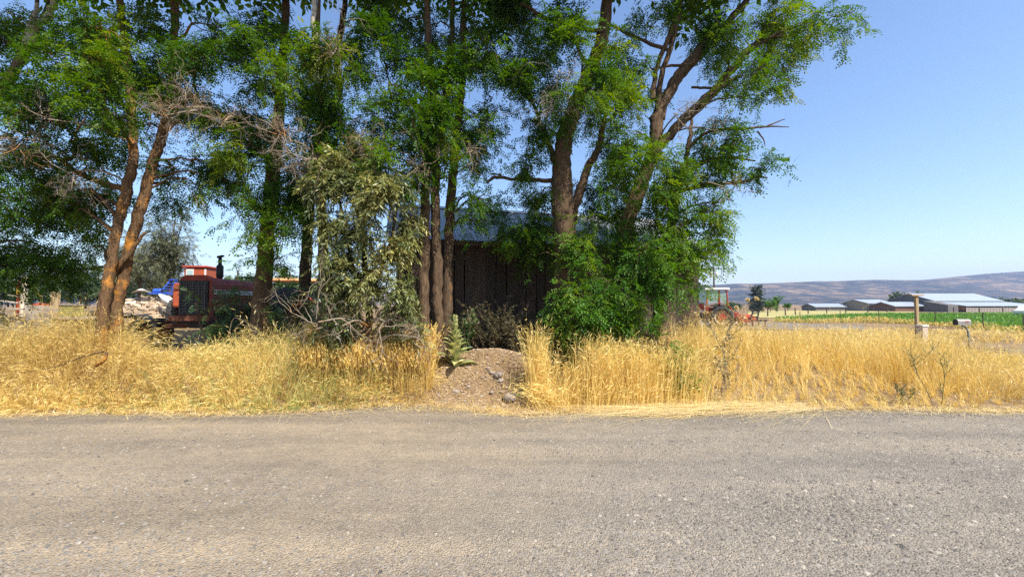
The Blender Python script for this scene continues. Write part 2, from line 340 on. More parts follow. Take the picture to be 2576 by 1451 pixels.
YELLOW = M('yellow_paint', (.62, .42, .05), (.48, .3, .05), 6, .65, c3=(.25, .16, .06), spots=.62)
BLUE = M('blue_paint', (.03, .10, .48), (.025, .07, .33), 5, .5)
OLIVEP = M('olive_yellow_panel', (.30, .26, .07), (.18, .17, .05), 4, .8, c3=(.1, .08, .05), spots=.6)
GLASS = M('dark_glass', (.05, .07, .08), (.04, .05, .06), 2, .08, 0, 0); 
PALEGLASS = M('pale_window', (.32, .42, .42), (.25, .34, .35), 2, .1)
BARNGREY = M('grey_barn_wall', (.16, .15, .14), (.09, .085, .08), 3, .9, stretch=(4, 4, .5))
BARNRED = M('dull_red_wall', (.16, .08, .06), (.1, .055, .045), 3, .9, stretch=(4, 4, .5))
BROWNWALL = M('pale_brown_wall', (.30, .26, .22), (.22, .19, .16), 3, .9, stretch=(4, 4, .5))
FARROOF = M('pale_metal_roof', (.46, .50, .54), (.38, .42, .46), .6, .45, .55, stretch=(6, .3, 1))
BLUEROOF = M('blue_roof', (.05, .16, .42), (.04, .12, .34), 1, .5, .2)
POST = M('weathered_post', (.42, .31, .16), (.26, .18, .1), 6, .9, 0, .5, (4, 4, .6))
DARKPOST = M('dark_fence_post', (.07, .055, .045), (.04, .032, .027), 6, .9)
WIRE = M('fence_wire', (.2, .19, .18), (.12, .11, .1), 5, .6, .6)

# ------------------------------------------------------------------ the setting
def grid(name, xs, ys, zf, mat, smooth=True):
    X, Yy = np.meshgrid(xs, ys); Z = zf(X, Yy); n = len(xs)
    i = np.arange(len(ys) - 1)[:, None] * n; j = np.arange(n - 1)[None]
    q = np.stack([i + j, i + j + 1, i + n + j + 1, i + n + j], -1).reshape(-1, 4)
    return link(name, np_mesh(name, np.stack([X, Yy, Z], -1).reshape(-1, 3), q, mat, smooth=smooth))
xs = np.concatenate([np.linspace(-3000, -60, 14), np.linspace(-50, -13, 30), np.linspace(-12.6, 14, 180), np.linspace(14.5, 60, 50), np.linspace(80, 3000, 14)])
ys = np.concatenate([np.linspace(-400, -8, 6), np.linspace(-4, 6, 12), np.linspace(6.2, 11, 60), np.linspace(11.3, 32, 50), np.linspace(36, 120, 24), np.linspace(160, 3200, 12)])
tag(grid('ground', xs, ys, hgt, SOIL), 'dry bare soil ground under grass and yard', 'ground', kind='structure')
# gravel road: far edge follows the grass line
rx = np.concatenate([np.linspace(-220, -16, 30), np.linspace(-15.5, 15.5, 250), np.linspace(16, 220, 30)])
ty = np.array([-5.5, -2, 1, 2.5, 4, 5.2, 6.0, 1.0])
ed = edge_y(rx)
rv = []
for k in range(8):
    yy = np.full_like(rx, ty[k]) if k < 7 else ed
    if k == 6: yy = np.minimum(6.0, ed - .15)
    crown = .03 + .03 * np.clip(1 - ((yy - 2.0) / 4.6) ** 2, 0, 1)
    if k == 7: crown = crown * 0 + .012
    rv.append(np.stack([rx, yy, crown + .006 * wav(rx, yy, 2.5, 5)], -1))
rv = np.array(rv); n = len(rx); i = np.arange(7)[:, None] * n; j = np.arange(n - 1)[None]
road = link('gravel_road', np_mesh('gravel_road', rv.reshape(-1, 3), np.stack([i + j, i + j + 1, i + n + j + 1, i + n + j], -1).reshape(-1, 4), ROAD, smooth=True))
tag(road, 'wide grey and tan gravel road across the front', 'road', kind='structure')
def sheet(name, pts, z, mat, label, cat):
    c = np.mean(pts, axis=0); b = MB(); b.add([(p[0], p[1], z) for p in pts], [tuple(range(len(pts)))])
    return tag(b.build(name, mat), label, cat, kind='structure')
sheet('driveway', [(15.2, 13.2), (30, 14.0), (46, 15.5), (46, 18.4), (28, 16.6), (17.5, 15.2)], .03, ROAD, 'grey gravel drive showing beyond the dry grass', 'driveway')
sheet('yard_track', [(12.5, 27.5), (22, 26.5), (27, 33), (20, 41), (13, 36)], .03, ROAD, 'gravel turning area beside the red cab tractor', 'track')
lo = [(1950, 809), (2060, 810), (2180, 810), (2300, 815), (2420, 823), (2576, 839), (2760, 862)]
up = [(2760, 785.5), (2576, 786), (2300, 787.5), (2100, 793), (1950, 801)]
FPOLY = [G(*p)[:2] for p in lo + up]
sheet('green_field', FPOLY, .06, FIELD, 'bright green crop field beyond the dry grass', 'field')
sheet('stubble_strip', [G(1880, 799)[:2], G(1950, 800.5)[:2], G(2100, 792.5)[:2], G(2300, 787.2)[:2], G(2300, 782)[:2], G(1880, 781)[:2]], .05,
      ground_mat('stubble', [(.38, (.24, .22, .08)), (.6, (.36, .31, .12)), (.75, (.45, .37, .17))], big=.15, bump=.3), 'yellow green stubble strip before the far sheds', 'field')
# ridge of hills
RP = np.array([(-2400, 735), (-600, 735), (600, 738), (1400, 730), (1700, 722), (1800, 717), (1870, 714), (1960, 712), (2040, 708), (2120, 707), (2200, 704), (2330, 704), (2400, 699),
               (2470, 692), (2576, 683), (2750, 672), (3200, 660), (4600, 690), (6000, 715)], float)
HY = 1500.0
hx = np.linspace(-4800, 6400, 360); v = []
rows = np.linspace(0, 1, 26)
ridge_z = np.array([np.interp(CX + F * x / HY, RP[:, 0], CAMZ + (HZ - RP[:, 1]) / F * HY) for x in hx])
for t in rows:
    y = 820 + (HY - 820) * t + 40 * wav(hx, hx * 0 + t * 900, .006, 21)
    prof = (t ** 1.25) * .78 + .22 * sst(.5, .95, t)
    rough = (5.5 * wav(hx, hx * 0 + y * 1.3, .022, 31) + 3.2 * wav(hx, y * 2.0, .06, 33)) * t * (1.25 - t) * 1.9
    gul = 4.5 * np.abs(wav(hx + 60 * t, y * .35, .016, 35)) * math.sin(math.pi * t)
    v.append(np.stack([hx, np.full_like(hx, 1) * y, np.maximum(ridge_z * prof + rough - gul, -2 if t == 0 else .1)], -1))
for y, k in ((1800, .93), (2500, .8)): v.append(np.stack([hx, hx * 0 + y, ridge_z * k], -1))
v = np.array(v); n = len(hx); i = np.arange(len(v) - 1)[:, None] * n; j = np.arange(n - 1)[None]
hill = link('hills', np_mesh('hills', v.reshape(-1, 3), np.stack([i + j, i + j + 1, i + n + j + 1, i + n + j], -1).reshape(-1, 4), HILL, smooth=True))
tag(hill, 'long low sagebrush ridge fading blue in the haze', 'hills', kind='structure')
# haze
hm, ht = nt('haze_air'); pv = node(ht, 'ShaderNodeVolumePrincipled', Density=.00026, Anisotropy=.2); pv.inputs['Color'].default_value = (.56, .68, 1.0, 1)
oo = node(ht, 'ShaderNodeOutputMaterial'); ht.links.new(pv.outputs[0], oo.inputs['Volume'])
hz = MB().box((800, 1150, 98), (12400, 3200, 206)).build('haze', hm); tag(hz, 'thin summer haze hanging in the air', 'haze', kind='stuff')

# loose gravel on the road (uncountable)
def pebbles(name, pos, size, rnd, mat, sq=.62):
    N = len(pos); d = np.array([(1, 0, 0), (0, 1, 0), (-1, 0, 0), (0, -1, 0), (0, 0, 1)], float)
    v = d[None] * (size[:, None, None] * RNG.uniform(.65, 1.25, (N, 5, 1)))
    v[:, 4, :2] += size[:, None] * RNG.uniform(-.35, .35, (N, 2)); v[:, :, 2] *= sq
    a = RNG.uniform(0, 6.28, N); c, s = np.cos(a), np.sin(a)
    x = v[:, :, 0] * c[:, None] - v[:, :, 1] * s[:, None]; y = v[:, :, 0] * s[:, None] + v[:, :, 1] * c[:, None]
    v = np.stack([x, y, v[:, :, 2]], -1) + pos[:, None]
    f = np.array([(0, 1, 4), (1, 2, 4), (2, 3, 4), (3, 0, 4)])
    q = (f[None] + (np.arange(N) * 5)[:, None, None]).reshape(-1, 3)
    return link(name, np_mesh(name, v.reshape(-1, 3), q, mat, np.repeat(rnd, 4)))
N = 46000
yy = 2.2 + (6.7 - 2.2) * RNG.random(N) ** 1.5; xx = RNG.uniform(-1.28, 1.28, N) * yy
dens = np.clip(.55 + .5 * sst(-2, 3, xx) + .75 * wav(xx * .12, yy * 2.0, 2.6, 41), .12, 1)
k = RNG.random(N) < dens; xx, yy = xx[k], yy[k]
k = yy < edge_y(xx) + .15; xx, yy = xx[k], yy[k]
sz = (RNG.gamma(3.0, .0020, len(xx)) + .0022) * (1 + .35 * sst(-1, 3, xx))
sz = np.where(RNG.random(len(xx)) < .003, sz * 1.7, sz)
zz = .03 + .03 * np.clip(1 - ((yy - 2.0) / 4.6) ** 2, 0, 1) + .006 * wav(xx, yy, 2.5, 5)
zz = np.where(yy > edge_y(xx) - .15, hgt(xx, yy) + .012, zz)
tag(pebbles('gravel', np.stack([xx, yy, zz - sz * .1], -1), sz, np.clip(RNG.normal(.5, .22, len(xx)), 0, 1), PEBBLE), 'loose crushed gravel strewn over the road', 'gravel', kind='stuff')
# soil crumbs on the berm
N = 9000
xx = RNG.normal(-.45, .95, N); yy = RNG.uniform(6.35, 8.6, N); sz = RNG.gamma(2.2, .005, N) + .004
tag(pebbles('rubble', np.stack([xx, yy, hgt(xx, yy)], -1), sz, np.clip(RNG.normal(.62, .2, N), 0, 1), leaf_mat('berm_rubble', [(0, (.10, .066, .042)), (.5, (.24, .165, .10)), (1, (.42, .32, .21))], 0, .01)),
    'small stones and clods covering the dirt berm', 'rubble', kind='stuff')

# ------------------------------------------------------------------ foliage
def rhombs(items):
    """items: (base xyz, direction xyz, side xyz, length, width) -> template verts, quads"""
    v = []; q = []
    for b, d, s, L, w in items:
        b, d, s = map(np.asarray, (b, d, s)); n = len(v)
        v += [b, b + d * L * .45 + s * w / 2, b + d * L, b + d * L * .45 - s * w / 2]; q.append((n, n + 1, n + 2, n + 3))
    return np.array(v, float), np.array(q)
def pinnate(pairs=4, L=.2, ll=.052, w=.026, droop=.35):
    it = []
    for i in range(pairs):
        x = L * (.28 + .62 * i / pairs); z = -droop * x * x / L
        for s in (1, -1):
            d = norm(np.array((.42, s * .9, -.12))); it.append(((x, 0, z), d, norm(np.array((.9, -s * .42, .25 * s))), ll * (1 - .05 * i), w))
    x = L * .9; it.append(((x, 0, -droop * x * x / L), norm(np.array((1, 0, -.3))), (0, 1, 0), ll, w))
    return rhombs(it)
PIN = pinnate(3, .19, .058, .029); PINB = pinnate(3, .24, .085, .042)
LANCE = rhombs([((0, 0, 0), norm(np.array((1, 0, -.15))), (0, 1, 0), .085, .02)])
BLADE2 = rhombs([((0, 0, 0), norm(np.array((1, .5, 0))), norm(np.array((-.5, 1, .3))), .05, .02), ((0, 0, 0), norm(np.array((1, -.5, -.1))), norm(np.array((.5, 1, -.3))), .05, .02)])
CLUMP = rhombs([((0, 0, 0), norm(np.array((1, .3, 0))), (0, .8, .6), .3, .16), ((.05, .05, .05), norm(np.array((.4, 1, .2))), (.6, 0, .8), .26, .14), ((.02, -.06, 0), norm(np.array((.5, -.9, .3))), (.6, .5, -.6), .26, .14)])
def stamp(nm, T, pos, X, Z, sc, rnd):
    tv, tq = T; X = norm(X); Yv = norm(np.cross(Z, X)); Z = np.cross(X, Yv)
    v = tv[None, :, 0:1] * X[:, None] + tv[None, :, 1:2] * Yv[:, None] + tv[None, :, 2:3] * Z[:, None]
    v = v * np.asarray(sc)[:, None, None] + pos[:, None]
    q = tq[None] + (np.arange(len(pos)) * len(tv))[:, None, None]
    nm.add(v.reshape(-1, 3), q.reshape(-1, 4), np.repeat(rnd, len(tq)))
def sprays(wood, leaves, c, rad, dens, T, sc=1.0, per=11, tl=.45, hang=.3, clumps=None, rbias=0.0, tw=.0045, side=.9, skip_wood=False):
    """leafy twigs filling an ellipsoid c/rad in ragged clumps"""
    area = math.pi * rad[0] * rad[2]
    n = max(2, int(area * dens / per)); K = clumps or max(3, int(area * 4.5))
    d = norm(RNG.normal(size=(K, 3))); cc = d * (RNG.random((K, 1)) ** .45) * .8
    base = RNG.normal(.46 + rbias, .16, K)
    w = RNG.dirichlet(np.ones(K) * 1.5); ci = RNG.choice(K, n, p=w)
    p0 = cc[ci] + RNG.normal(size=(n, 3)) * .24
    ln = np.linalg.norm(p0, axis=1, keepdims=True); p0 = np.where(ln > 1, p0 / ln, p0)
    start = c + p0 * rad * .9
    td = norm(p0 * .8 + RNG.normal(size=(n, 3)) * .55 + np.array((0, 0, -hang * .6)))
    L = RNG.uniform(.6, 1.2, n) * tl
    pos = []; X = []; Z = []; R = []
    for i in range(per):
        t = (i + .5) / per; bend = np.array((0, 0, -1.0)) * (t * t * hang * L)[:, None]
        p = start + td * (L * t)[:, None] + bend
        sd = norm(np.cross(td, RNG.normal(size=(n, 3)) * .35 + np.array((0, 0, 1.0)))) * (1 if i % 2 else -1)
        x = norm(td * .55 + sd * side + RNG.normal(size=(n, 3)) * .3 + np.array((0, 0, -hang)))
        pos.append(p); X.append(x); Z.append(norm(np.array((0, 0, 1.0)) + RNG.normal(size=(n, 3)) * .42)); R.append(base[ci] + RNG.normal(0, .13, n))
    pos = np.vstack(pos); R = np.clip(np.concatenate(R), 0, 1)
    stamp(leaves, T, pos, np.vstack(X), np.vstack(Z), RNG.uniform(.75, 1.2, len(pos)) * sc, R)
    if not skip_wood:
        e = start + td * L[:, None] + np.array((0, 0, -1.0)) * (hang * L)[:, None]
        back = start * .55 + (c + cc[ci] * rad * .75) * .45
        tri = np.array((0, 2.1, 4.2)); ring = np.stack([np.cos(tri), np.sin(tri) * .7, np.sin(tri) * .7], -1)
        V = np.stack([back[:, None] + ring[None] * tw * 1.6, start[:, None] + ring[None] * tw, e[:, None] + ring[None] * tw * .3], 1).reshape(-1, 3)
        j = np.arange(3); q = np.concatenate([np.stack([a * 3 + j, a * 3 + (j + 1) % 3, a * 3 + 3 + (j + 1) % 3, a * 3 + 3 + j], -1) for a in (0, 1)])
        wood.add(V, (q[None] + (np.arange(n) * 9)[:, None, None]).reshape(-1, 4))
    return c + cc * rad * .75
def dead_twigs(nm, p, d, L, r, depth=3, spread=.7, up=.0):
    p = np.asarray(p, float); d = norm(np.asarray(d, float)); pts = [p]; 
    for i in range(4):
        d = norm(d + RNG.normal(size=3) * .28 + np.array((0, 0, up))); pts.append(pts[-1] + d * L / 4)
    nm.tube(np.array(pts), np.linspace(r, r * .45, 5), 4 if r > .008 else 3)
    if depth:
        for i in range(RNG.integers(2, 5)):
            k = RNG.integers(1, 5); dead_twigs(nm, pts[k], norm(d + RNG.normal(size=3) * spread), L * RNG.uniform(.45, .75), r * .55, depth - 1, spread, up)
def path(pl, Y, dY=0):
    """[(px,py,rpx[,Y])] -> world points and radii"""
    pts = []; rr = []
    for i, e in enumerate(pl):
        y = e[3] if len(e) > 3 else Y + dY * i / max(1, len(pl) - 1)
        pts.append(P(e[0], e[1], y)); rr.append(e[2] / PXM(y))
    return np.array(pts), np.array(rr)
def smooth_path(pts, rr, k=7, jit=.012):
    a = catmull(np.column_stack([pts, rr]), k); p = a[:, :3].copy(); p[1:-1] += RNG.normal(size=p[1:-1].shape) * jit * np.minimum(1, a[1:-1, 3:4] / .06); return p, np.maximum(a[:, 3], .004)
TREES = []
def tree(name, label, trunk, Y, blobs, limbs=(), bark=BARK, leaf=LOCUST, T=PIN, dens=750, group=None, cat='tree', dead=(), high=(), sc=1.0, dY=.4, spread=1.25, rbias=0, nsides=16,
         per=11, tl=.45, hang=.3, zb=None, deadmat=TWIG, bleached=None, upper_dens=130):
    pts, rr = path(trunk, Y, dY)
    base = pts[0].copy(); base[2] = float(hgt(base[0], base[1])) if zb is None else zb
    if pts[0][2] > base[2] + .05 or pts[0][2] < base[2] - .02: pts = np.vstack([base - (0, 0, .08), pts[1:] if pts[0][2] < base[2] else pts]); rr = np.concatenate([[rr[0] * 1.3], rr[1:] if len(pts) == len(rr) else rr])
    else: base = pts[0]
    root = empty(name, base, 0, label, cat, group)
    wood = NM(); lv = NM(); samp = []
    p, r = smooth_path(pts, rr); wood.tube(p, r, nsides, .2, RNG.uniform(0, 9)); samp.append(np.column_stack([p, r]))
    for lb in limbs:
        lp, lr = path(lb, Y + dY * .5); q, r = smooth_path(lp, lr); wood.tube(q, r, 10, .15, RNG.uniform(0, 9)); samp.append(np.column_stack([q, r]))
    S = np.vstack(samp)
    def attach(c, rmax=.04):
        cost = np.linalg.norm(S[:, :3] - c, axis=1) + 1.6 * np.clip(S[:, 2] - c[2] + .15, 0, None) + (S[:, 2] < base[2] + .8) * .5
        s = S[np.argmin(cost)]; a = s[:3]; d = np.linalg.norm(c - a)
        mid = (a + c) / 2 + np.array((0, 0, .16 * d)) + RNG.normal(size=3) * .07 * d
        q = catmull([a, mid, c], 4); q[1:-1] += RNG.normal(size=q[1:-1].shape) * .02
        wood.tube(q, np.linspace(min(s[3] * .6, rmax, .012 + .016 * d), .008, len(q)), 5); return q
    for b in blobs:
        px, py, rx, ry = b[:4]; yo = b[4] if len(b) > 4 else RNG.uniform(-spread, spread * .8); dm = b[5] if len(b) > 5 else 1.0
        y = Y + yo; k = PXM(y); c = P(px, py, y); rad = np.array((rx / k, min(max(rx, ry), 80) / k * .95, ry / k))
        q = attach(c); cs = sprays(wood, lv, c, rad, dens * dm, T, sc, per=per, tl=tl, hang=hang, rbias=rbias + RNG.normal(0, .05))
        for e in cs[:6]:
            s = q[RNG.integers(len(q) // 2, len(q))]; m = (s + e) / 2 + RNG.normal(size=3) * .05
            wood.tube(catmull([s, m, e], 3), np.linspace(.011, .005, 7), 4)
    for b in high:                           # crown above the picture's top edge, coarser leaves
        X, y, z, rx, rz = b; c = np.array((X, y, z + .45), float); attach(c, .07)
        sprays(wood, lv, c, np.array((rx, rx, rz)), upper_dens, PINB, 2.3, per=8, tl=.7, hang=.3, skip_wood=True, clumps=9)
    o = link('trunk', wood.mesh('trunk', bark, base, True), root)
    if lv.n: link('crown', lv.mesh('crown', leaf, base), root)
    if bleached:
        w = NM()
        for bl in bleached:
            q, r = smooth_path(*path(bl, Y)); w.tube(q, r, 10, .12)
        link('bare_limb', w.mesh('bare_limb', DEAD, base, True), root)
    if dead:
        w = NM()
        for (px, py, L, n, dx, dz) in dead:
            c = P(px, py, Y - .9)
            s = S[np.argmin(np.linalg.norm(S[:, :3] - c, axis=1))][:3]
            w.tube(catmull([s, (s + c) / 2 + (0, 0, .1), c], 4), np.linspace(.02, .012, 9), 5)
            for i in range(n): dead_twigs(w, c + RNG.normal(size=3) * .06, norm(np.array((dx, -.35, dz)) + RNG.normal(size=3) * .75), L * RNG.uniform(.5, 1.1), .009, 3, .75)
        link('dead_branch', w.mesh('dead_branch', deadmat, base, True), root)
    return root

LG = 'black locust trees along the verge'
# tree standing just outside the picture, its crown hanging in
tree('locust_tree', 'dark locust crown at the picture edge with a bleached forked limb', [(-150, 860, 24), (-140, 500, 20), (-60, 300, 16), (30, 190, 11), (70, 110, 9), (90, 70, 8)], 8.6,
     [(20, 120, 90, 75), (-40, 220, 80, 70), (70, 230, 80, 60), (40, 330, 100, 60, -.4, .7), (-20, 430, 80, 60), (50, 500, 110, 55, .5), (20, 590, 110, 50, .6), (120, 560, 60, 35, .4, .7), (60, 660, 100, 42, .7, 1.2), (-10, 700, 60, 44, .7), (140, 640, 55, 24, .6, .7), (150, 60, 50, 40, 0, .6), (30, 40, 50, 35, .3, .5)],
     high=[(-8.5, 8.5, 9.2, 1.6, 1.1), (-7.4, 8, 10.2, 1.5, 1)], group=LG, dead=[(60, 380, .5, 8, .6, .1), (10, 370, .5, 7, .8, -.1)], bleached=[[(70, 110, 9), (85, 75, 8), (120, 40, 8), (150, -20, 7)], [(72, 112, 7), (75, 70, 6), (88, 35, 5), (95, 10, 4)]])
tree('locust_tree', 'darker of two crossing lichen stained locust trunks, long orange limb reaching sideways', [(258, 800, 12), (276, 690, 11), (296, 570, 10.5), (320, 470, 10.5), (336, 390, 10), (332, 280, 9), (320, 150, 8), (300, 0, 7), (290, -120, 5)], 8.3,
     [(190, 90, 85, 60), (250, 60, 80, 55), (150, 170, 80, 55), (230, 190, 90, 60), (300, 140, 70, 60), (110, 290, 90, 50, -.9, .6), (190, 300, 80, 50), (270, 280, 80, 55), (130, 430, 90, 40, .3, .8), (220, 400, 80, 45), (290, 370, 60, 50), (200, 510, 100, 42, .5, 1.2), (110, 500, 80, 45, .5), (270, 480, 60, 45, .7, 1.2), (180, 580, 80, 32, .8, .7), (230, 620, 60, 34, 1.2, .6), (160, 690, 40, 40, 1.6, .6)],
     limbs=[[(328, 480, 9), (262, 462, 7), (205, 440, 6), (150, 402, 5), (100, 385, 4), (0, 380, 3)], [(268, 720, 7), (285, 690, 7), (330, 630, 5), (366, 585, 3)], [(150, 402, 5), (185, 395, 4), (190, 350, 4), (192, 330, 3), (215, 300, 2)]],
     high=[(-6.8, 8.3, 9.0, 1.5, 1.0), (-6.0, 8.2, 10.6, 1.4, .9)], bark=BARKL, group=LG, dead=[(120, 300, .5, 7, -.7, .2), (190, 430, .55, 9, -.5, .3), (60, 350, .5, 6, -.8, 0)])
tree('locust_tree', 'paler of two crossing locust trunks, leaning over the wood pile', [(292, 805, 13), (312, 690, 12), (338, 580, 12), (364, 490, 11), (388, 400, 11), (412, 330, 11), (430, 240, 9), (438, 120, 8), (441, 0, 8), (444, -110, 6)], 8.6,
     [(360, 70, 80, 55), (410, 140, 70, 55), (350, 190, 70, 55), (500, 130, 65, 60), (560, 70, 60, 45, 0, .7), (470, 220, 65, 50), (400, 250, 60, 40, .4), (450, 420, 50, 36, .5), (520, 410, 65, 45, .6, 1.1), (560, 450, 50, 34, .6, 1.1), (500, 470, 45, 22, .6, .8), (350, 320, 60, 40, .6), (420, 480, 40, 50, 1.2, .7)],
     limbs=[[(412, 330, 8), (450, 300, 6), (500, 280, 5), (560, 285, 4), (600, 300, 3)], [(430, 235, 7), (470, 240, 6), (520, 270, 6), (580, 298, 5)]],
     high=[(-5.2, 8.6, 9.2, 1.4, 1.0), (-5.0, 8.4, 10.6, 1.3, .9)], bark=BARKL, group=LG, dead=[(470, 270, .6, 12, .5, .0), (420, 290, .55, 10, .2, .1), (560, 310, .5, 8, .8, .0)])
tree('locust_tree', 'thick brown locust trunk between the stacked tractor and the canopy tractor', [(652, 830, 25), (660, 740, 19), (668, 640, 17), (676, 540, 16), (690, 400, 15), (700, 280, 12), (712, 140, 10), (720, 0, 8), (724, -110, 6)], 9.0,
     [(620, 90, 70, 60), (690, 60, 60, 50), (600, 190, 70, 55), (680, 190, 60, 60), (560, 290, 75, 45), (640, 290, 70, 50), (620, 370, 60, 45), (700, 340, 60, 50), (580, 360, 50, 36), (600, 500, 70, 28, -.5), (660, 470, 70, 45, -.4, 1.15), (740, 470, 45, 60, -.2), (720, 550, 50, 40, -.6, 1.1), (600, 545, 40, 18, -.5, .7), (760, 500, 40, 50, -.2), (700, 420, 50, 40, -.4), (680, 590, 55, 34, -.7), (690, 650, 48, 26, -.7, 1.1), (640, 420, 60, 34)],
     high=[(-4.6, 9, 9.4, 1.3, 1.0), (-4.0, 8.6, 10.8, 1.4, .9)], group=LG, dead=[(740, 430, .5, 8, .4, 0)])
tree('locust_tree', 'slim nearly black locust trunk standing in deep shade', [(762, 850, 14), (768, 700, 13), (772, 600, 12), (782, 480, 12), (788, 380, 10), (850, 250, 9), (850, 150, 8), (870, 0, 6), (880, -100, 5)], 10.0,
     [(780, 340, 60, 45), (860, 330, 55, 40), (760, 250, 55, 50), (830, 420, 60, 35), (880, 170, 60, 55), (930, 60, 60, 45), (760, 410, 45, 40), (780, 520, 30, 36, 0, .6)],
     high=[(-3.2, 10, 9.8, 1.4, 1.0)], bark=BARKD, group=LG)
tree('locust_tree', 'straight red brown locust trunk with bleached bare top', [(812, 860, 12), (812, 720, 11), (811, 600, 11), (809, 460, 10), (807, 350, 9), (805, 250, 8), (801, 200, 8)], 8.0,
     [(760, 170, 45, 45), (840, 90, 55, 60), (860, 250, 60, 50), (740, 110, 50, 60), (800, 400, 60, 40), (850, 370, 60, 36), (900, 300, 50, 36, 0, .8), (740, 300, 45, 40), (900, 420, 60, 40), (830, 170, 50, 45)],
     bleached=[[(801, 215, 7.5), (797, 150, 7), (790, 70, 6.5), (791, 0, 6), (793, -80, 5)]], high=[(-3.4, 7.6, 9.2, 1.2, .9), (-2.8, 8.2, 10.2, 1.3, .9)], group=LG, dead=[(720, 350, .55, 10, -.3, 0), (850, 120, .5, 8, .4, -.2), (790, 400, .5, 8, -.3, -.2)])
tree('locust_tree', 'leftmost trunk of the three slim locusts before the tin roof', [(1066, 870, 15), (1066, 760, 13), (1068, 620, 12), (1070, 480, 12), (1078, 350, 11), (1086, 250, 10), (1080, 120, 8), (1070, -60, 6)], 8.5,
     [(960, 110, 60, 55), (1010, 60, 60, 45), (980, 210, 55, 50), (1040, 150, 50, 55), (960, 300, 45, 40, 0, .7), (1000, 370, 70, 55), (940, 420, 55, 40), (1010, 440, 65, 45), (1040, 280, 55, 45)],
     limbs=[[(1086, 260, 7), (1100, 215, 6), (1112, 185, 4)], [(1078, 300, 6), (1040, 260, 5), (980, 255, 4), (930, 270, 3)]], high=[(-2.2, 8.4, 9.4, 1.4, 1), (-1.6, 9.2, 10.6, 1.4, 1)], bark=BARK, group=LG, dead=[(960, 390, .55, 9, -.2, 0), (1050, 430, .5, 8, .3, -.1)])
tree('locust_tree', 'middle trunk of the three slim locusts before the tin roof', [(1106, 870, 13), (1102, 760, 12), (1098, 640, 12), (1096, 500, 11), (1100, 380, 9), (1120, 260, 8), (1135, 120, 7), (1140, -60, 5)], 8.7,
     [(1080, 70, 60, 50), (1120, 150, 55, 50), (1080, 360, 60, 45), (1090, 300, 60, 45, -.9), (1070, 230, 50, 45, -.9), (1120, 400, 50, 36, -.8, .9), (1100, 180, 55, 40, -.8), (1060, 420, 40, 30, -.7, .8), (1110, 300, 60, 45), (1100, 420, 45, 34), (1130, 230, 50, 40)],
     high=[(-1.0, 8.2, 9.6, 1.3, 1)], group=LG)
tree('locust_tree', 'trunk of the three slim locusts closest to the dark barn wall gap', [(1124, 860, 13), (1126, 740, 12), (1130, 600, 11), (1138, 460, 11), (1150, 340, 10), (1162, 220, 9), (1166, 80, 7), (1168, -80, 5)], 9.1,
     [(1190, 60, 60, 50), (1180, 140, 50, 50), (1210, 290, 45, 34), (1170, 340, 60, 45), (1220, 330, 40, 28), (1190, 420, 42, 40, 0, .8), (1170, 490, 45, 34, -.3), (1215, 500, 36, 28, -.3, .9), (1190, 545, 34, 28, -.4, .8), (1265, 560, 40, 26, .3, 1.0), (1240, 520, 30, 22, .2, .8), (1150, 270, 50, 40), (1240, 110, 50, 45)],
     high=[(-.3, 9, 9.4, 1.4, 1), (.2, 8.4, 10.6, 1.4, 1)], group=LG, dead=[(1190, 380, .5, 8, .4, -.1)])
tree('locust_tree', 'stout furrowed locust trunk, thickest of all, before the dark barn', [(1420, 880, 34), (1422, 760, 27), (1423, 660, 26), (1419, 560, 27), (1414, 460, 25), (1416, 380, 22), (1432, 310, 19), (1470, 210, 16), (1505, 130, 15), (1522, 60, 14), (1530, -40, 12), (1536, -180, 8)], 8.7,
     [(1270, 50, 60, 45), (1330, 70, 60, 50), (1280, 150, 60, 45), (1350, 160, 55, 50), (1300, 230, 55, 40, 0, 1.1), (1340, 310, 55, 55, .2, 1.1), (1330, 400, 45, 50, .2), (1360, 470, 45, 40, .3), (1300, 190, 45, 40), (1410, 60, 60, 50), (1450, 130, 60, 45), (1400, 210, 50, 45), (1470, 230, 55, 50), (1540, 190, 50, 40), (1560, 270, 60, 50, 0, 1.1), (1520, 340, 55, 50), (1590, 120, 45, 35, 0, .7), (1350, 580, 60, 36, .5, 1.9), (1295, 590, 45, 28, .3, 1.7), (1370, 625, 50, 26, .6, 1.4), (1370, 530, 45, 36, .4), (1340, 640, 50, 22, .4, .8), (1480, 320, 45, 45), (1450, 270, 45, 34, -.9, .8), (1490, 180, 50, 40, -.9), (1520, 110, 45, 40, -.8, .9), (1440, 60, 55, 45, -.8)],
     limbs=[[(1436, 560, 12), (1455, 490, 12), (1480, 420, 10), (1505, 370, 8), (1520, 300, 6)], [(1400, 455, 6), (1340, 452, 5), (1290, 450, 4), (1245, 447, 4), (1225, 460, 3)], [(1248, 447, 3), (1260, 440, 2.5), (1237, 437, 2)], [(1400, 420, 7), (1370, 330, 5), (1330, 240, 4)], [(1522, 80, 6), (1450, 70, 5), (1380, 50, 5), (1310, 10, 4)]],
     high=[(.6, 8.2, 9.3, 1.4, 1.1), (1.6, 8.6, 10.8, 1.5, 1.1), (2.6, 8.2, 9.4, 1.2, .9), (1.0, 7.0, 9.6, 1.3, .9)], group=LG, dead=[(1400, 195, .7, 6, .4, -.4), (1435, 245, .7, 6, .5, -.4), (1385, 260, .6, 5, -.2, -.8)], deadmat=DEAD)
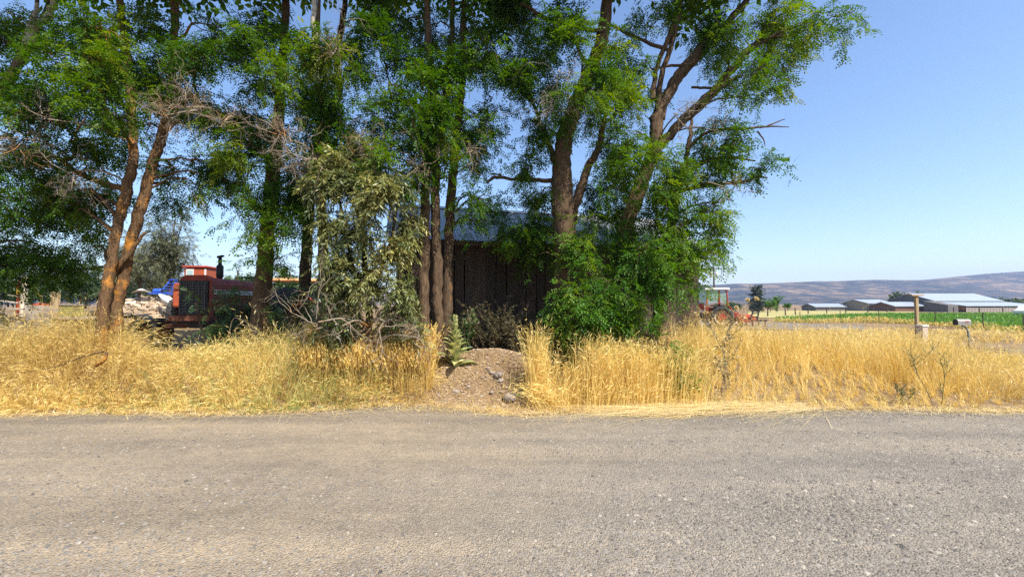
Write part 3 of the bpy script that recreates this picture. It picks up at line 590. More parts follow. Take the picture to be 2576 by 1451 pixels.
tree('locust_tree', 'leaning locust with two heavy limbs spreading toward the open sky', [(1500, 880, 22), (1528, 720, 19), (1560, 610, 18), (1592, 520, 18), (1625, 430, 17), (1650, 365, 16), (1652, 310, 15), (1672, 250, 14), (1710, 190, 14), (1760, 130, 13), (1820, 70, 10), (1880, 0, 7)], 8.9,
     [(1690, 50, 55, 40), (1770, 40, 60, 45), (1780, 120, 55, 40, .3), (1840, 90, 60, 45), (1910, 60, 60, 45), (1980, 40, 55, 40), (2040, 50, 45, 36), (2090, 30, 40, 28), (2120, 80, 34, 16, 0, .8), (1920, 140, 60, 40), (1990, 120, 45, 30), (1870, 190, 55, 36), (1940, 190, 45, 30, 0, .8), (1810, 170, 45, 34), (1880, 250, 36, 22, 0, .8), (1600, 230, 45, 40), (1600, 330, 50, 50), (1580, 410, 50, 45), (1640, 60, 45, 36, 0, .7), (1620, 150, 40, 40, 0, .8), (2150, 30, 22, 18, 0, .8), (1490, 480, 45, 45, .8), (1545, 530, 55, 45, .8, 1.1), (1485, 565, 40, 40, .9), (1600, 580, 55, 40, .8, 1.1), (1540, 460, 45, 45, .7)],
     limbs=[[(1650, 372, 13), (1690, 335, 12), (1740, 285, 12), (1790, 235, 11), (1850, 165, 10), (1885, 125, 8), (1930, 95, 5), (2000, 90, 3)], [(1655, 300, 8), (1662, 200, 7), (1690, 110, 6), (1706, 30, 6), (1712, -60, 4)], [(1640, 250, 7), (1650, 180, 6), (1680, 100, 6), (1700, 40, 5)], [(1690, 130, 5), (1600, 95, 4), (1530, 60, 3)], [(1740, 165, 4), (1690, 165, 3.5), (1640, 175, 3)], [(1740, 220, 3), (1790, 222, 3)]],
     high=[(3.6, 8.8, 9.0, 1.3, .9), (4.8, 8.8, 9.0, 1.2, .8), (4.0, 9, 10.4, 1.3, .9)], group=LG, rbias=.04, dead=[(1700, 290, .45, 8, .5, -.1), (1800, 330, .4, 5, .8, .1)])
tree('locust_tree', 'slender crooked locust with forking twigs at the barn corner', [(1640, 880, 12), (1662, 740, 11), (1676, 640, 10), (1692, 560, 10), (1704, 480, 9), (1722, 430, 7), (1735, 350, 5), (1740, 300, 3)], 8.4,
     [(1700, 410, 55, 36), (1760, 390, 50, 34), (1830, 350, 48, 26), (1850, 400, 45, 26, 0, .9), (1900, 425, 55, 20), (1780, 440, 45, 25), (1690, 480, 45, 36), (1770, 530, 45, 40), (1795, 590, 28, 40), (1730, 560, 50, 40), (1640, 500, 45, 40), (1660, 570, 45, 36), (1720, 620, 55, 34), (1780, 650, 26, 30), (1640, 420, 40, 40), (1800, 300, 40, 22, 0, .7), (1810, 510, 22, 30, 0, .8)],
     limbs=[[(1704, 480, 6), (1760, 470, 5), (1830, 462, 4.5), (1880, 455, 4), (1905, 445, 3), (1930, 448, 2)], [(1715, 440, 5), (1770, 410, 4), (1830, 395, 3), (1900, 405, 2)], [(1722, 430, 5), (1735, 370, 4), (1790, 330, 4), (1870, 325, 3), (1930, 318, 2.2), (1985, 320, 1)], [(1930, 318, 2), (1960, 305, 1.3), (1975, 300, .8)], [(1905, 330, 2), (1920, 350, 1.5), (1925, 368, .8)]],
     group=LG, rbias=.06, spread=.8, dens=1080, dead=[(1820, 470, .35, 4, .8, 0)])
# bright green sapling thicket in front of the barn
tree('locust_sapling', 'bright green locust sapling thicket against the barn wall', [(1520, 900, 6), (1530, 800, 5), (1560, 700, 4), (1590, 620, 3)], 8.0,
     [(1480, 600, 50, 45), (1470, 660, 40, 34, .2, .8), (1550, 630, 60, 40), (1620, 640, 55, 36), (1680, 660, 55, 36), (1740, 690, 40, 30), (1520, 700, 60, 36, -.2, 1.2), (1600, 700, 65, 40, -.2, 1.2), (1670, 720, 55, 30, -.1), (1470, 740, 55, 36, -.1, 1.1), (1400, 745, 45, 24, 0, .9), (1430, 790, 50, 34), (1520, 770, 65, 40, -.3, 1.1), (1600, 765, 50, 34, -.2), (1490, 830, 55, 30), (1570, 830, 45, 26), (1500, 540, 36, 36, .3, .7), (1580, 560, 40, 36, .3, .8), (1770, 720, 26, 22, 0, .8)],
     limbs=[[(1525, 850, 4), (1470, 770, 3), (1430, 730, 2)], [(1525, 850, 4), (1600, 760, 3), (1680, 680, 2), (1740, 660, 1.5)], [(1528, 820, 4), (1500, 680, 3), (1490, 580, 2)]], leaf=SAPL, dens=900, spread=.5, cat='sapling', rbias=.08, nsides=8)
tree('locust_sapling', 'low green locust shoots poking out of the tall straw', [(1650, 930, 3), (1660, 890, 2.5), (1680, 860, 2)], 7.3,
     [(1690, 900, 26, 34, -.1, 1.2), (1650, 862, 34, 22, 0, 1.0), (1620, 840, 30, 20, .1, .9), (1700, 935, 18, 14, -.1)], leaf=SAPL, dens=560, spread=.2, cat='sapling', nsides=6)
# silvery shrub
tree('olive_shrub', 'tall pale yellow green willow leaved shrub among the trunks', [(930, 880, 9), (925, 780, 8), (915, 640, 7), (905, 520, 5), (900, 420, 3)], 7.5,
     [(850, 410, 50, 40), (910, 400, 60, 45), (970, 430, 55, 45), (1020, 480, 45, 50), (820, 470, 36, 40), (880, 480, 55, 50), (950, 510, 60, 50), (1015, 560, 40, 50), (860, 560, 50, 45), (920, 600, 60, 45), (980, 620, 50, 40), (850, 640, 45, 36, -.2), (880, 690, 55, 40, -.3), (950, 690, 60, 36, -.3), (1000, 720, 45, 34, -.2), (850, 740, 40, 36), (920, 750, 55, 40), (980, 790, 50, 36), (900, 820, 60, 34), (1020, 830, 40, 26, -.2, .7), (840, 800, 34, 30, -.2, .6), (880, 850, 50, 24, .1)],
     limbs=[[(925, 780, 5), (880, 640, 4), (850, 480, 3)], [(925, 760, 5), (980, 620, 4), (1000, 500, 3)]], leaf=OLIVE, T=LANCE, dens=4300, per=16, tl=.34, hang=.45, cat='shrub', spread=.55, sc=1.35, rbias=.06, nsides=8,
     dead=[(800, 810, .6, 4, -.8, -.15), (860, 820, .6, 4, -.4, -.1), (970, 810, .6, 4, .4, -.1), (1050, 850, .5, 6, .5, .0)])
# weeds and vines that climb the old machinery
tree('climbing_weed', 'dark green leafy weed growing over the stacked tractor nose', [(520, 880, 4), (505, 820, 3), (492, 760, 2)], 9.7,
     [(490, 742, 18, 22, 0, .7), (580, 765, 45, 26, .2, 1.1), (605, 795, 45, 30, .3, 1.1), (555, 815, 40, 24, .2), (600, 838, 50, 22, .2)], leaf=GREENW, dens=520, spread=.2, cat='weed', nsides=6)
tree('climbing_weed', 'dark weed tangle at the foot of the shaded black trunk', [(740, 880, 4), (745, 830, 3), (750, 790, 2)], 9.2,
     [(720, 800, 36, 26), (770, 780, 34, 30), (730, 840, 50, 24), (770, 720, 20, 40, .3, .7)], leaf=GREENW, dens=480, spread=.3, cat='weed', nsides=6)
# far and middle distance trees
def far_tree(name, label, px, base, top, w, Y, leaf=FARLEAF, n=7, sc=1.0, dens=60, cone=False, group=None, z0=None, bark=BARKD, T=CLUMP, per=6, seed_w=.5, cat='tree'):
    b = P(px, base, Y); b[2] = float(hgt(b[0], b[1])) if z0 is None else z0
    tp = P(px, top, Y)[2]; h = tp - b[2]; R = w / PXM(Y) / 2
    root = empty(name, b, 0, label, cat, group); wood = NM(); lv = NM()
    wood.tube(catmull([b - (0, 0, .1), b + (0, 0, h * .4), b + (R * .1, 0, h * .85)], 4), np.linspace(max(.06, h * .022), .03, 9), 7, .1)
    if cone:
        for i in range(n):
            t = (i + .5) / n; rr = R * (1 - t) ** .8 + R * .1
            for a in range(5):
                an = a * 1.256 + i * .7; c = b + np.array((math.cos(an) * rr * .55, math.sin(an) * rr * .55, h * (.1 + .88 * t)))
                wood.tube(np.array([b + (0, 0, h * (.1 + .88 * t)), c]), [.04, .02], 4)
                sprays(wood, lv, c, np.array((rr * .5, rr * .5, h * .55 / n)), dens, T, sc, per=per, tl=.5 * R, hang=.2, clumps=3, skip_wood=True)
    else:
        for i in range(n):
            d = norm(RNG.normal(size=3)); f = RNG.uniform(.35, .85); c = b + np.array((d[0] * R * f * .8, d[1] * R * f * .8, h * (.60 + .34 * d[2] * f)))
            wood.tube(catmull([b + (0, 0, h * RNG.uniform(.2, .5)), (b + c) / 2 + (0, 0, h * .22), c], 3), np.linspace(h * .012, .015, 7), 4)
            sprays(wood, lv, c, np.array((R * seed_w, R * seed_w, h * .2)), dens, T, sc, per=per, tl=.35 * R, hang=.25, skip_wood=Y > 40)
    link('trunk', wood.mesh('trunk', bark, b, True), root); link('crown', lv.mesh('crown', leaf, b), root); return root
far_tree('airy_tree', 'airy grey green tree with bare reddish twigs behind the crossing trunks', 425, 790, 510, 160, 27, WISPY, 18, .95, 105, T=PINB, per=9, seed_w=.34, bark=BARK)
far_tree('airy_tree', 'grey green bushy tree low behind the brush pile', 350, 790, 590, 170, 30, WISPY, 14, 1.0, 105, T=PINB, per=9, seed_w=.4, bark=BARK)
far_tree('young_tree', 'small round green tree above the stacked tractor hood', 592, 790, 655, 90, 19, SAPL, 9, .55, 240, T=PINB, per=9, seed_w=.42)
TG = 'trees in the far hedge line'
for px, top, w, Y, lb in ((20, 690, 120, 52, 'hedge tree under the dark crown at the picture edge'), (120, 682, 110, 60, 'round hedge tree beyond the cream tank'), (215, 672, 120, 55, 'hedge tree just beside the crossing trunks'), (300, 690, 110, 58, 'hedge tree seen between the crossing trunks'),
                       (440, 690, 120, 50, 'hedge tree behind the blue ladder'), (545, 690, 90, 60, 'hedge tree beside the black exhaust stack'), (640, 678, 80, 45, 'hedge tree partly behind the thick brown trunk'), (715, 678, 90, 55, 'hedge tree above the tractor canopy'), (780, 690, 80, 52, 'hedge tree beside the canopy end'), (850, 690, 110, 56, 'hedge tree hidden behind the pale shrub')):
    far_tree('hedge_tree', lb, px, 778, top, w, Y, FARLEAF, 8, 1.3, 55, group=TG, seed_w=.6)
far_tree('conifer_tree', 'dark pointed conifer standing alone before the hills', 1905, 781, 720, 48, 92, PINE, 9, 1.5, 30, cone=True, z0=0)
for px, top, w, Y, lb in ((1938, 752, 30, 88, 'small green bush beside the conifer'), (1955, 745, 34, 90, 'taller bright green bush near the conifer'), (1982, 757, 22, 96, 'tiny bluish bush at the end of the bushes'), (2262, 725, 44, 125, 'broad dark tree behind the brown gabled barn'), (2306, 727, 40, 122, 'dark tree directly behind the T shaped post'), (2515, 748, 60, 120, 'dark tree behind the open hay barn'), (2556, 754, 44, 105, 'bushy tree beyond the hay barn end'), (2150, 763, 40, 110, 'low bush between the two sheds'), (1840, 764, 60, 120, 'low far bush behind the red cab tractor'), (2600, 750, 60, 112, 'tree cut by the picture edge above the white car')):
    far_tree('broadleaf_tree', lb, px, 781, top, w, Y, FARLEAF if w > 34 else SAPL, 7, 1.8 if w > 34 else 1.3, 26, z0=0, group='trees and bushes around the far farm', seed_w=.55)

# ------------------------------------------------------------------ grasses
def strands(nm, x, y, H, lean, w, rnd, z=None, seg=3, head=0, hl=.07, hw=.014, nod=.5, hr=0.0, rise=1.0):
    """curved dry stalks; head>0 adds drooping spikelets at the tip"""
    N = len(x); z = hgt(x, y) if z is None else z
    az = RNG.uniform(0, 6.28, N); sx, sy = np.cos(az), np.sin(az)
    ts = np.linspace(0, 1, seg + 1); V = []
    L2 = np.linalg.norm(lean, axis=1)
    def pt(t):
        k = t ** 1.7
        return np.stack([x + lean[:, 0] * H * k, y + lean[:, 1] * H * k, z - .02 + rise * H * (t - .42 * np.minimum(L2, 1.6) * t * t * np.minimum(1, L2 + .3))], -1)
    for t in ts:
        p = pt(t); ww = w * (1 - .72 * t); off = np.stack([sx * ww, sy * ww, 0 * ww], -1) / 2
        V += [p - off, p + off]
    V = np.stack(V, 1); m = V.shape[1]
    q = np.array([(2 * i, 2 * i + 1, 2 * i + 3, 2 * i + 2) for i in range(seg)])
    nm.add(V.reshape(-1, 3), (q[None] + (np.arange(N) * m)[:, None, None]).reshape(-1, 4), np.repeat(rnd, seg))
    for k in range(head):
        t = 1 - .28 * k / max(1, head); p = pt(t); d = norm(pt(min(t + .02, 1.02)) - pt(t - .05))
        d = norm(d + RNG.normal(size=(N, 3)) * .3 + np.array((0, 0, -nod)) + np.stack([lean[:, 0], lean[:, 1], 0 * L2], -1) * .3)
        stamp(nm, rhombs([((0, 0, 0), (1., 0, 0), (0, 1., 0), 1.0, hw / hl)]), p - d * hl * .25, d, norm(RNG.normal(size=(N, 3))), hl * RNG.uniform(.7, 1.3, N), np.clip(rnd + hr + RNG.normal(0, .06, N), 0, 1))
def lay(name, label, nm, mat): return tag(link(name, nm.mesh(name, mat)), label, 'grass', kind='stuff')
def hue(x, y, k=1.1, sd=51, base=.5, amp=.3, green=.04):
    r = base + amp * wav(x, y, k, sd) + .5 * amp * wav(x, y, k * 3.5, sd + 5) + RNG.normal(0, .15, len(x)); g = RNG.random(len(x)) < (green + .22 * np.exp(-((x + 3.1) / 1.3) ** 2) * (green > .05)) * (1 + 2 * wav(x, y, 1.7, sd + 1)).clip(0, 3)
    return np.where(g, RNG.uniform(.88, 1, len(x)), np.clip(r, 0, .84))
def gap(x, y):                                # bare dirt berm and its shoulder
    return np.exp(-((x + .50) / .98) ** 4) * sst(6.2, 6.5, y)
def tussocks(x, y, n, s=.055):
    """gather scattered stalks round shared roots; returns positions and each stalk's outward splay, clump id"""
    cx_ = RNG.choice(len(x), n, replace=False); c = np.stack([x[cx_], y[cx_]], -1)
    order = np.argsort(c[:, 0]); c = c[order]; lo_i = np.searchsorted(c[:, 0], x)
    best = np.zeros(len(x), int); bd = np.full(len(x), 1e9)
    for o in range(-14, 15):
        i = np.clip(lo_i + o, 0, n - 1); d = (c[i, 0] - x) ** 2 + (c[i, 1] - y) ** 2; k = d < bd; bd[k] = d[k]; best[k] = i[k]
    p = c[best]; ox = (x - p[:, 0]); oy = (y - p[:, 1])
    return p[:, 0] + ox * .42, p[:, 1] + oy * .42, np.clip(np.stack([ox, oy], -1) * 3.2, -.8, .8), best
# shaggy verge before the trees
nm = NM(); N = 40000
y = 6.3 + 3.2 * RNG.random(N) ** 1.15; x = RNG.uniform(-1.32, 0, N) * (y + .6) + .1
k = (y > edge_y(x) + .02) & (RNG.random(N) > gap(x, y) * 1.1) & (x < .2); x, y = x[k], y[k]
x, y, splay, tid = tussocks(x, y, 950); tk_ = RNG.normal(1, .24, 950).clip(.5, 1.5)[tid]; th_ = RNG.normal(0, .17, 950)[tid]; tl_ = RNG.normal(0, .3, (950, 2))[tid]
d = y - edge_y(x)
TOP = np.array([(-300, 800), (0, 792), (100, 784), (250, 776), (320, 790), (340, 856), (360, 876), (460, 884), (520, 862), (600, 842), (700, 816), (800, 826), (900, 836), (1000, 852), (1070, 890), (1100, 905), (1300, 890)], float)
cap = CAMZ - (np.interp(CX + F * x / y, TOP[:, 0], TOP[:, 1]) - HZ) / F * y - hgt(x, y)     # how tall the stand is along the verge
tall = np.clip(cap, .12, 1.0) * (.13 + .87 * sst(.05, 1.5, d + .25 * wav(x, y, 2.2, 62))) * (1 + .22 * wav(x, y, 2.6, 61))
H = tall * tk_ * RNG.uniform(.45, 1.06, len(x)) ** .8
ln = splay + tl_ + RNG.normal(0, .2, (len(x), 2)) + np.stack([.22 + .3 * wav(x, y, .9, 63), -.12 + .2 * wav(x, y, 1.1, 64)], -1)
h_ = RNG.random(len(x)) < .55
r = hue(x, y, 1.2, 51, .5, .34, .09); r = np.where(r < .85, np.clip(r + th_, 0, .84), r)
strands(nm, x[h_], y[h_], H[h_], ln[h_], RNG.uniform(.004, .007, h_.sum()), r[h_], head=3, hl=.085, hw=.0075, nod=.45, hr=.05, seg=3)
strands(nm, x[~h_], y[~h_], H[~h_] * .72, ln[~h_] * 1.5, RNG.uniform(.0045, .0075, (~h_).sum()), r[~h_] - .05, seg=3)
lay('dry_grass', 'shaggy golden dry grass on the verge below the tree row', nm, GRASS)
# tufted row of stiff golden plumes in front of the shrub
nm = NM(); N = 2600
x = RNG.uniform(-3.6, -1.35, N); y = RNG.uniform(7.2, 7.9, N); H = RNG.uniform(.55, .85, N) * (1 - .25 * sst(-1.6, -1.0, x))
strands(nm, x, y, H, RNG.normal(0, .12, (N, 2)), np.full(N, .006), np.clip(RNG.normal(.42, .12, N), .1, .8), head=7, hl=.06, hw=.02, nod=.1, hr=.04)
lay('plume_grass', 'stiff golden plumed grass in front of the pale shrub', nm, GRASS)
# standing straw by the berm
nm = NM()
for cx, cyy, n, s, hh, lx in ((.43, 7.15, 380, .085, 1.14, .0), (.50, 7.05, 160, .12, .8, .1), (.95, 7.0, 260, .16, .62, .1), (1.38, 7.0, 620, .17, 1.04, .05), (1.72, 7.1, 420, .16, .86, .0), (2.05, 7.0, 560, .19, .98, .04), (2.45, 7.15, 420, .2, .76, .1), (2.85, 7.0, 380, .2, .9, .12), (.66, 6.75, 240, .2, .5, -.6), (1.5, 6.75, 420, .7, .42, .2)):
    x = RNG.normal(cx, s, n); y = RNG.normal(cyy, .2, n).clip(6.45, 8); H = hh * RNG.uniform(.4, 1.08, n) ** .85
    strands(nm, x, y, H, RNG.normal(0, .13, (n, 2)) + (lx, 0), RNG.uniform(.005, .009, n), np.clip(RNG.normal(.62, .14, n), .2, .84), head=2, hl=.10, hw=.010, nod=.55, hr=.08, seg=4)
lay('tall_straw', 'tall upright straw clumps beside the dirt berm', nm, GRASS)
# meadow of fine dry grass, thinning with distance
nm = NM()
def meadow(N, y0, y1, pw, w0, hs):
    y = y0 + (y1 - y0) * RNG.random(N) ** pw; x = RNG.uniform(.02, 1.32, N) * (y + .5) + .3
    k = (y > edge_y(x) + .02) & (RNG.random(N) > gap(x, y)) & ~((x > 14.6) & (y > 12.6) & (y < 17.6)) & ~((y > 24) & (x < y * .66))
    bn = (x > -2.8) & (x < 5.6) & (y > 9.4 + .27 * (x + 2.6)); k &= ~bn
    x, y = x[k], y[k]; nt_ = len(x) // 24; x, y, splay, tid = tussocks(x, y, nt_); d = y - edge_y(x); tk_ = RNG.normal(1, .25, nt_).clip(.5, 1.6)[tid]; th_ = RNG.normal(0, .14, nt_)[tid]; tl_ = RNG.normal(0, .18, (nt_, 2))[tid]
    H = (.07 + .62 * sst(0, 1.7, d + .5 * wav(x, y, 1.3, 77))) * RNG.uniform(.6, 1.2, len(x)) * (1 + .35 * wav(x, y, 1.4, 71)) * hs * (1 - .45 * sst(.97, 1.12, x / y) * (y < 13)) * (1 - .55 * sst(13, 22, y))
    H = np.minimum(H * tk_, np.maximum(.06, CAMZ - (np.interp(x / y, [.3, .66, .8, 1.2], [62, 60, 54, 64]) + RNG.normal(0, 4, len(x))) / F * y)) * np.where((x < 3.3) & (y < 11), np.where(y > 7.35, .4, .62), 1)
    ln = splay * .6 + tl_ + RNG.normal(0, .2, (len(x), 2)) + np.stack([.18 + .6 * wav(x, y, .7, 73), .1 * wav(x, y, .9, 74)], -1)
    r = hue(x, y, .8, 75, .58, .34, .02); r = np.where(r < .85, np.clip(r + th_, 0, .84), r); h_ = RNG.random(len(x)) < .35
    w = w0 * (y / 7.5) * RNG.uniform(.8, 1.3, len(x))
    s = y[h_].mean() / 7.5
    strands(nm, x[h_], y[h_], H[h_] * 1.1, ln[h_], w[h_], r[h_], head=1, hl=.07 * s ** .5, hw=.0065 * s, nod=.4, hr=.04, seg=3)
    strands(nm, x[~h_], y[~h_], H[~h_] * .88, ln[~h_] * 1.2, w[~h_] * 1.15, r[~h_], seg=3 if y0 < 8 else 2)
meadow(30000, 6.3, 9.2, 1.0, .0050, 1.0)
meadow(23000, 9.2, 15, .9, .0052, 1.0)
meadow(17000, 15, 27, .9, .0055, .95)
lay('meadow_grass', 'fine golden meadow grass reaching back to the green field', nm, GRASS)
# lodged straw lying over the road edge
nm = NM(); N = 900
x = RNG.uniform(1.7, 4.6, N); y = 6.46 + .12 * np.sin(x * 2.2) + RNG.normal(0, .2, N) ; H = RNG.uniform(.5, 1.1, N)
strands(nm, x, y, H * .9, np.stack([RNG.normal(-1.1, .35, N), RNG.normal(-.28, .32, N)], -1), np.full(N, .007), RNG.uniform(.5, 1, N), z=hgt(x, y) + .02 + .10 * RNG.random(N) ** 2, seg=4, rise=.10)
N = 4200; x = RNG.uniform(-8, 8, N); y = edge_y(x) + .05 - .16 * RNG.gamma(1.2, .8, N) + .12; k = RNG.random(N) > .6 * gap(x, y); x, y = x[k], y[k]
strands(nm, x, y, RNG.uniform(.15, .4, len(x)), RNG.normal(0, 1.1, (len(x), 2)), np.full(len(x), .006), RNG.random(len(x)) * .8, z=hgt(x, y) + .04, seg=3, rise=.2)
lay('lodged_straw', 'pale flattened straw lying over the road edge', nm, STRAW)
# sparse grass on the berm foot and yard
nm = NM(); N = 4600
x = RNG.uniform(-1.7, 1.2, N); y = 6.3 + 1.7 * RNG.random(N) ** 1.4; k = RNG.random(N) < .45 + .55 * sst(-.2, .7, x) * (1 - sst(6.7, 7.2, y)); x, y = x[k], y[k]
strands(nm, x, y, RNG.uniform(.06, .2, len(x)), RNG.normal(0, .7, (len(x), 2)), np.full(len(x), .006), hue(x, y), seg=2)
N = 9000; y = RNG.uniform(9, 26, N); x = RNG.uniform(-1.3, -.3, N) * y
strands(nm, x, y, RNG.uniform(.06, .3, N), RNG.normal(0, .4, (N, 2)), .006 * y / 7.5, hue(x, y, green=.12), seg=2)
lay('thin_grass', 'thin short dry grass on the berm foot and yard', nm, GRASS)
# crop blades
nm = NM(); N = 26000; fp = np.array(FPOLY); y = 24 + 48 * RNG.random(N) ** 1.4; x = RNG.uniform(.6, 1.3, N) * y
def inpoly(x, y, p):
    c = np.zeros(len(x), bool); j = len(p) - 1
    for i in range(len(p)):
        a, b = p[i], p[j]; c ^= ((a[1] > y) != (b[1] > y)) & (x < (b[0] - a[0]) * (y - a[1]) / (b[1] - a[1] + 1e-12) + a[0]); j = i
    return c
k = inpoly(x, y, fp); x, y = x[k], y[k]
strands(nm, x, y, RNG.uniform(.14, .34, len(x)), RNG.normal(0, .3, (len(x), 2)), .0030 * y, np.clip(RNG.normal(.5, .18, len(x)), 0, 1), z=np.full(len(x), .06), seg=2)
lay('crop_blades', 'short green crop growing across the far field', nm, CROP)
# rank weeds along the field's near fence
nm = NM(); N = 3400; t = RNG.random(N); lx = np.array([G(*p)[0] for p in lo]); ly = np.array([G(*p)[1] for p in lo])
x = np.interp(t, np.linspace(0, 1, len(lx)), lx) + RNG.normal(0, .4, N); y = np.interp(t, np.linspace(0, 1, len(lx)), ly) + RNG.normal(-.3, .5, N)
r = np.where(RNG.random(N) < .55 + .3 * wav(x, y, .7, 81), RNG.uniform(.86, 1, N), RNG.uniform(.3, .84, N))
strands(nm, x, y, RNG.uniform(.12, .42, N) * (1 + .6 * wav(x, y, .9, 83)), RNG.normal(0, .45, (N, 2)), .0011 * y, r, head=3, hl=.14, hw=.05, nod=.3, z=0 * x)
lay('fence_weeds', 'mixed green and straw coloured weeds along the near field fence', nm, GRASS)

# ------------------------------------------------------------------ old plank barn
BA = np.array((-2.6, 9.7)); BB = np.array((5.14, 11.8)); BL = float(np.linalg.norm(BB - BA)); BR = math.atan2(*(BB - BA)[::-1])
BZ = .42; barn = empty('plank_barn', (BA[0], BA[1], BZ), BR, 'dark weathered plank barn with rusty corrugated tin roof behind the trees', 'barn')
WH = 2.76; SPAN = 4.9; RISE = 1.18
def plank_mesh(seed):
    r = random.Random(seed); b = bmesh.new(); n = 5; t = .024
    fr = []
    for i in range(n + 1):
        z = i / n; wl = -.5 + r.uniform(-.02, .02); wr = .5 + r.uniform(-.02, .02); y = r.uniform(-.008, .008)
        if i == 0: z += r.uniform(-.012, .02)
        fr.append([b.verts.new(c) for c in ((wl, y - t, z), (wr, y - t, z + (r.uniform(-.008, .008) if i in (0, n) else 0)), (wr, y, z), (wl, y, z))])
    for a, c in zip(fr[:-1], fr[1:]):
        for j in range(4): b.faces.new((a[j], a[(j + 1) % 4], c[(j + 1) % 4], c[j]))
    b.faces.new(fr[0][::-1]); b.faces.new(fr[-1]); me = bpy.data.meshes.new('plank'); b.to_mesh(me); b.free(); me.materials.append(PLANK); return me
PM = [plank_mesh(i) for i in range(7)]
def planks(parent, p0, p1, top, gapp=.006, face=1):
    """boards from p0 to p1 (local xy), top(t)->height"""
    p0 = Vector((*p0, 0)); p1 = Vector((*p1, 0)); d = (p1 - p0); L = d.length; d.normalize(); a = math.atan2(d.y, d.x); s = 0
    while s < L - .05:
        w = min(random.uniform(.19, .29), L - s); c = p0 + d * (s + w / 2); h = top((s + w / 2) / L)
        lo_ = random.uniform(-.05, .08); 
        o = link('plank', random.choice(PM), parent, (c.x, c.y, lo_), (random.uniform(-.006, .006), random.uniform(-.007, .007), a), (w - gapp - (random.random() < .25) * random.uniform(.005, .03), 1, h - lo_ - random.uniform(0, .03)))
        s += w
fw = MB()
for z in (.12, 1.3, WH - .1): fw.box((BL / 2, .09, z), (BL - .1, .09, .13))
for i in range(6): fw.box((.1 + i * (BL - .2) / 5, .14, WH / 2), (.13, .1, WH - .02))
wall = fw.build('front_wall', PLANK, barn); planks(wall, (0, 0), (BL, 0), lambda t: WH)
bw = MB()
for z in (.12, 1.3, WH - .1): bw.box((BL / 2, SPAN - .09, z), (BL - .1, .09, .13))
w2 = bw.build('back_wall', PLANK, barn); planks(w2, (BL, SPAN), (0, SPAN), lambda t: WH, -.03)
gt = lambda t: WH + RISE * (1 - abs(2 * t - 1)) - .06
for x, nmx in ((0, 'gable_wall'), (BL, 'gable_wall')):
    g = MB()
    for z in (.12, 1.3, WH - .1): g.box((abs(x - .09), SPAN / 2, z), (.09, SPAN - .3, .13))
    gw = g.build(nmx, PLANK, barn)
    if x == 0: planks(gw, (0, SPAN), (0, 0), gt)
    else: planks(gw, (BL, 0), (BL, SPAN), gt)
SL = RISE / (SPAN / 2); OV = .34
rf = MB()
rf.prism([(-.16, -.075), (0, .012), (.16, -.075), (.16, -.06), (0, .03), (-.16, -.06)], -.27, BL + .27, 'X')
rf.v = [(x, y + SPAN / 2, z + WH + RISE + .08) for x, y, z in rf.v]
for k in range(5):
    f_ = .05 + .9 * k / 4
    for sgn in (0, 1):
        v_ = f_ * SPAN / 2; yv = v_ if not sgn else SPAN - v_; rf.box((BL / 2, yv, WH + RISE * f_ + .0), (BL + .46, .06, .045))
roof = rf.build('roof', TIN, barn)
def sheet_mesh(seed):
    r = random.Random(seed); n = 64; Lr = math.hypot(SPAN / 2 + OV, (SPAN / 2 + OV) * SL); v = []; f = []
    for j, t in enumerate((0, .5, 1)):
        for i in range(n + 1):
            x = -.40 + .80 * i / n; v.append((x, t * Lr, .011 * math.sin(2 * math.pi * x / .0762) + r.uniform(-.002, .002) + (.012 * r.uniform(-1, 1) if t == 0 else 0)))
    for j in range(2):
        for i in range(n): a = j * (n + 1) + i; f.append((a, a + 1, a + n + 2, a + n + 1))
    me = bpy.data.meshes.new('tin_sheet'); me.from_pydata(v, [], f); me.polygons.foreach_set('use_smooth', [True] * len(f)); me.materials.append(TIN); return me
SM = [sheet_mesh(i) for i in range(4)]; ns = 12; sw = (BL + .5) / ns
for i in range(ns):
    x = -.25 + (i + .5) * sw
    for side in (0, 1):
        o = link('tin_sheet', random.choice(SM), roof, (x, -OV if not side else SPAN + OV, WH - OV * SL + .055 + .004 * (i % 2) + random.uniform(0, .004)),
                 (math.atan(SL), random.uniform(-.004, .004), random.uniform(-.006, .006) + (math.pi if side else 0)), (sw / .76, 1, 1))
fb = MB(); fb.box((BL / 2, -OV + .06, WH - OV * SL + .0), (BL + .44, .03, .1))
for i in range(9): fb.bar((.1 + i * (BL - .2) / 8, -OV + .1, WH - OV * SL + .0), (.1 + i * (BL - .2) / 8, .25, WH + .02 + .1), .05, .08)
fb.build('eave_board', PLANK, barn)
MB().box((4.1, -.28, .02), (.9, .3, .1)).build('sill_step', GREYWOOD, barn)

